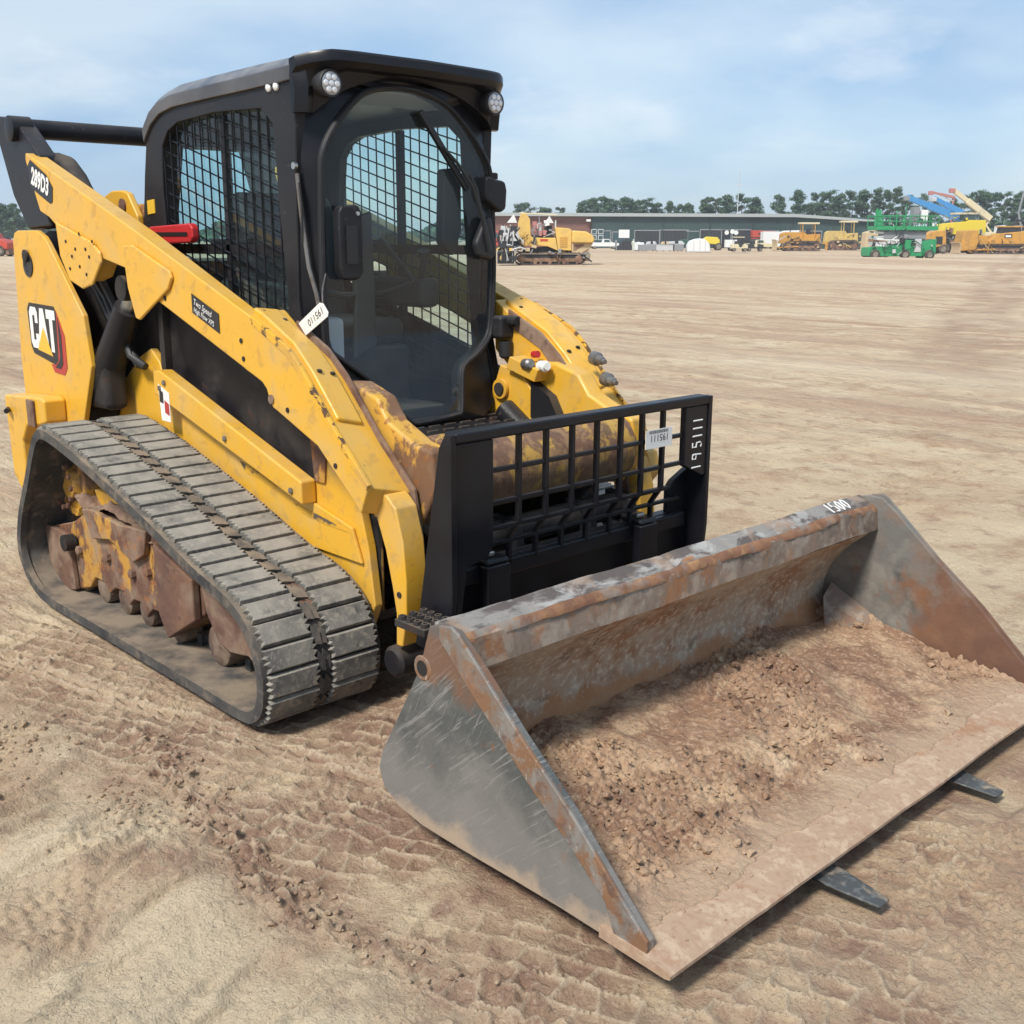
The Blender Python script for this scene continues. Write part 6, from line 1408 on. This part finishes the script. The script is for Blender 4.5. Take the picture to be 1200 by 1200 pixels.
for u_, v0 in ((1019, 241), (1052, 236), (1042, 243)): MB().tube([(X_(u_), -1.12, Z_(262)), (X_(u_), -1.12, Z_(v0))], .04, 6).build('mast_post', f_grn, S)
MB().bb(X_(1018), X_(1024), -1.1, -.8, Z_(261), Z_(243)).build('control_gate', f_grn, S)
MB().bb(X_(1072), X_(1080), -.8, -.3, Z_(257), Z_(243)).build('control_box', f_wht, S, bevel=.03); MB().bb(X_(1063), X_(1070), -.8, .2, Z_(260), Z_(240)).build('tool_rack', f_gry, S, bevel=.03)
fittings(S, X_(1016), X_(1090), -1.1, Z_(294), Z_(279), 20, (f_grn, f_dgrn, f_blk, f_lgry), 5, .4)
fittings(S, X_(1022), X_(1060), -1.0, Z_(284), Z_(268), 10, (f_gry, f_blk, f_wht), 6, .5)
fittings(S, X_(1030), X_(1088), -.9, Z_(260), Z_(250), 10, (f_gry, f_dgrn, f_wht, f_blk), 7, .4)
for u_ in (1036, 1044): MB().lathe((X_(u_), -.4, Z_(261)), (0, 0, 1), [(0, .28), (.7, .28), (.75, .15)], 12).build('gas_bottle', f_dgrn, S)
o = thing('tan_loader', 1019, 112, 'tan machine showing behind the left end of the green lift', 'machine'); s2 = SPX(112)
MB().prism([(-.8, .5), (-.7, 2.4), (0, 2.6), (1.4, 2.3), (1.5, .8)], 1, -.8, .8).build('body', f_tan, o, bevel=.08); MB().bb(-.5, 1.2, -.85, -.8, 1.5, 1.9).build('side_panel', f_rusty, o); wheel(o, 0, -.8, .55, .3); wheel(o, 1.3, -.8, .55, .3); wheel(o, 0, .8, .55, .3); wheel(o, 1.3, .8, .55, .3)

# ---- cranes and booms at the right
D = 165.; s2 = SPX(D)
def boom(u0, v0, u1, v1, D, col, name, label, w=.55, head=f_lgry, base=True):
    o = thing(name, u0, D, label, 'boom lift'); s_ = SPX(D); hz = 279.
    z0 = 1.5+(hz-v0)*s_; z1 = 1.5+(hz-v1)*s_; x1 = (u1-u0)*s_
    a, b_ = Vector((0, 0, z0)), Vector((x1, 0, z1)); d_ = b_-a; ang = -math.atan2(d_.z, d_.x); rot = Matrix.Rotation(ang, 3, 'Y')
    MB().box(a+d_*.3, (d_.length*.62, w, w*1.15), rot).build('boom_outer', col, o, bevel=.05); MB().box(a+d_*.75, (d_.length*.5, w*.75, w*.85), rot).build('boom_inner', col, o, bevel=.04)
    hd = MB().bb(x1-.4, x1+.35, -.4, .4, z1-.5, z1+.15).build('boom_head', head, o, bevel=.05)
    MB().tube([(0, 0, z0-.7), a+d_*.4+Vector((0, 0, -.35))], .10, 6).build('lift_ram', f_lgry, o)
    if base:
        MB().bb(-1.2, 1.2, -1.1, 1.1, .7, 1.4).build('chassis', col, o, bevel=.05); zc = min(z0+.1, 3.0); MB().bb(-.8, .9, -.8, .8, 1.4, zc).build('turret', col, o, bevel=.06)
        if z0 > 3.2: MB().tube([(.5, 0, zc-.2), (-.5, 0, (zc+z0)/2), (0, 0, z0)], .16, 6).build('riser_arm', col, o)
        for xx in (-.9, .9): wheel(o, xx, -1.0, .5, .35); wheel(o, xx, 1.0, .5, .35)
    return o
boom(1122, 252, 1056, 228, 175, f_blu, 'boom_lift', 'blue boom lift with its long boom pointing up left over the green lift', .95, f_gry)
boom(1123, 246, 1088, 229, 190, f_blu, 'boom_lift', 'shorter second blue boom right of and behind the long blue one', .8, f_lgry)
boom(1156, 252, 1108, 219, 172, f_crm, 'boom_lift', 'tan boom reaching up left from behind the ochre dozer', .75, f_pink)
boom(1112, 228, 1084, 222, 196, f_pink, 'boom_lift', 'faded red boom heads above the second blue boom', .4, f_pink)
boom(1192, 222, 1199, 212, 185, f_gry, 'boom_lift', 'grey boom with red basket at the right edge above the trees', .4, f_pink)
o = thing('yellow_crane_carrier', 1122, 158, 'bright yellow crane carrier between the green lift and the ochre dozer', 'crane'); s_ = SPX(158)
X_ = lambda u_: (u_-1122)*s_; Z_ = lambda v_: 1.5+(278.7-v_)*s_
MB().prism([(X_(1096), Z_(270)), (X_(1098), Z_(258)), (X_(1126), Z_(255)), (X_(1127), Z_(253.5)), (X_(1148), Z_(253.5)), (X_(1149), Z_(268)), (X_(1140), Z_(270))], 1, -1.2, 1.2).build('body', f_byel, o, bevel=.06)
MB().bb(X_(1100), X_(1108), -1.23, -1.201, Z_(275), Z_(265)).build('side_hatch', f_blk, o); MB().bb(X_(1110), X_(1146), -1.1, 1.1, Z_(283), Z_(270.2)).build('carrier_frame', f_blk, o)
MB().bb(X_(1123), X_(1140), -.9, .9, Z_(253.4), Z_(247)).build('operator_cab', f_glass, o, bevel=.05); MB().bb(X_(1112), X_(1142), -1.0, 1.0, Z_(247), Z_(245)).build('cab_roof', f_crm, o)
for u_ in (1104, 1116, 1132, 1144): wheel(o, X_(u_), -1.05, .62, .4); wheel(o, X_(u_), 1.05, .62, .4)
fittings(o, X_(1098), X_(1147), -1.25, Z_(279), Z_(262), 20, (f_blk, f_byel, f_rusty, f_gry), 8, .6)
fittings(o, X_(1108), X_(1145), -1.0, Z_(256), Z_(246), 10, (f_gry, f_byel, f_crm, f_blu), 9, .6)
o = thing('backhoe', 1092, 150, 'ochre machine with lamp between the green lift and the bright yellow carrier', 'backhoe')
MB().prism([(-1.2, .6), (-1.4, 2.4), (-.4, 2.9), (1.3, 3.0), (1.5, 1.0)], 1, -.9, .9).build('body', f_org, o, bevel=.10); MB().lathe((-.8, -.92, 1.6), (0, -1, 0), [(0, .25), (.1, .2)], 14).build('lamp', f_byel, o); MB().bb(.0, .9, -.93, -.901, 1.2, 2.2).build('grille', f_blk, o); wheel(o, -.7, -.9, .6, .35); wheel(o, 1.1, -.9, .6, .35); wheel(o, -.7, .9, .6, .35); wheel(o, 1.1, .9, .6, .35)
for k, (u_, lb) in enumerate(((1172, 'dark parked machine behind the ochre dozer, left one'), (1190, 'dark parked machine behind the ochre dozer, right one'))):
    o = thing('wheeled_excavator', u_, 178, lb, 'excavator')
    MB().bb(-1.5, 1.5, -1, 1, 1.2, 2.6).build('house', f_blk, o, bevel=.08); MB().prism([(-1.4, 2.6), (-1.3, 4.0), (.1, 4.1), (.2, 2.6)], 1, -.8, .1).build('cab', f_gry if k else f_wht, o, bevel=.05)
    MB().tube([(1.0, 0, 2.4), (2.0, 0, 5.0), (3.4, 0, 4.6)], .2, 6).build('boom', f_blk, o); MB().tube([(3.4, 0, 4.6), (3.0, 0, 2.4)], .15, 6).build('stick', f_blk, o)
    wheel(o, -1.2, -1, .6, .4); wheel(o, 1.2, -1, .6, .4); wheel(o, -1.2, 1, .6, .4); wheel(o, 1.2, 1, .6, .4)

# ---- haze: a closed box of thin pale air round the whole scene
hz = MB().box((0, 0, 0), (1, 1, 1)); me = hz.mesh('haze', 0)
hm = bpy.data.materials.new('thin_haze'); hm.use_nodes = True; hm.node_tree.nodes.clear()
ho = hm.node_tree.nodes.new('ShaderNodeOutputMaterial'); hv = hm.node_tree.nodes.new('ShaderNodeVolumePrincipled')
hv.inputs['Color'].default_value = (.90, .95, 1.0, 1); hv.inputs['Density'].default_value = .00045
hm.node_tree.links.new(hv.outputs[0], ho.inputs['Volume']); me.materials.append(hm)
o = bpy.data.objects.new('haze', me); COL.objects.link(o); o.location = (-120, 120, 8.2); o.scale = (1500, 1500, 20); o['kind'] = 'stuff'
tag(o, 'thin pale haze over the whole yard fading the far trees', 'haze')
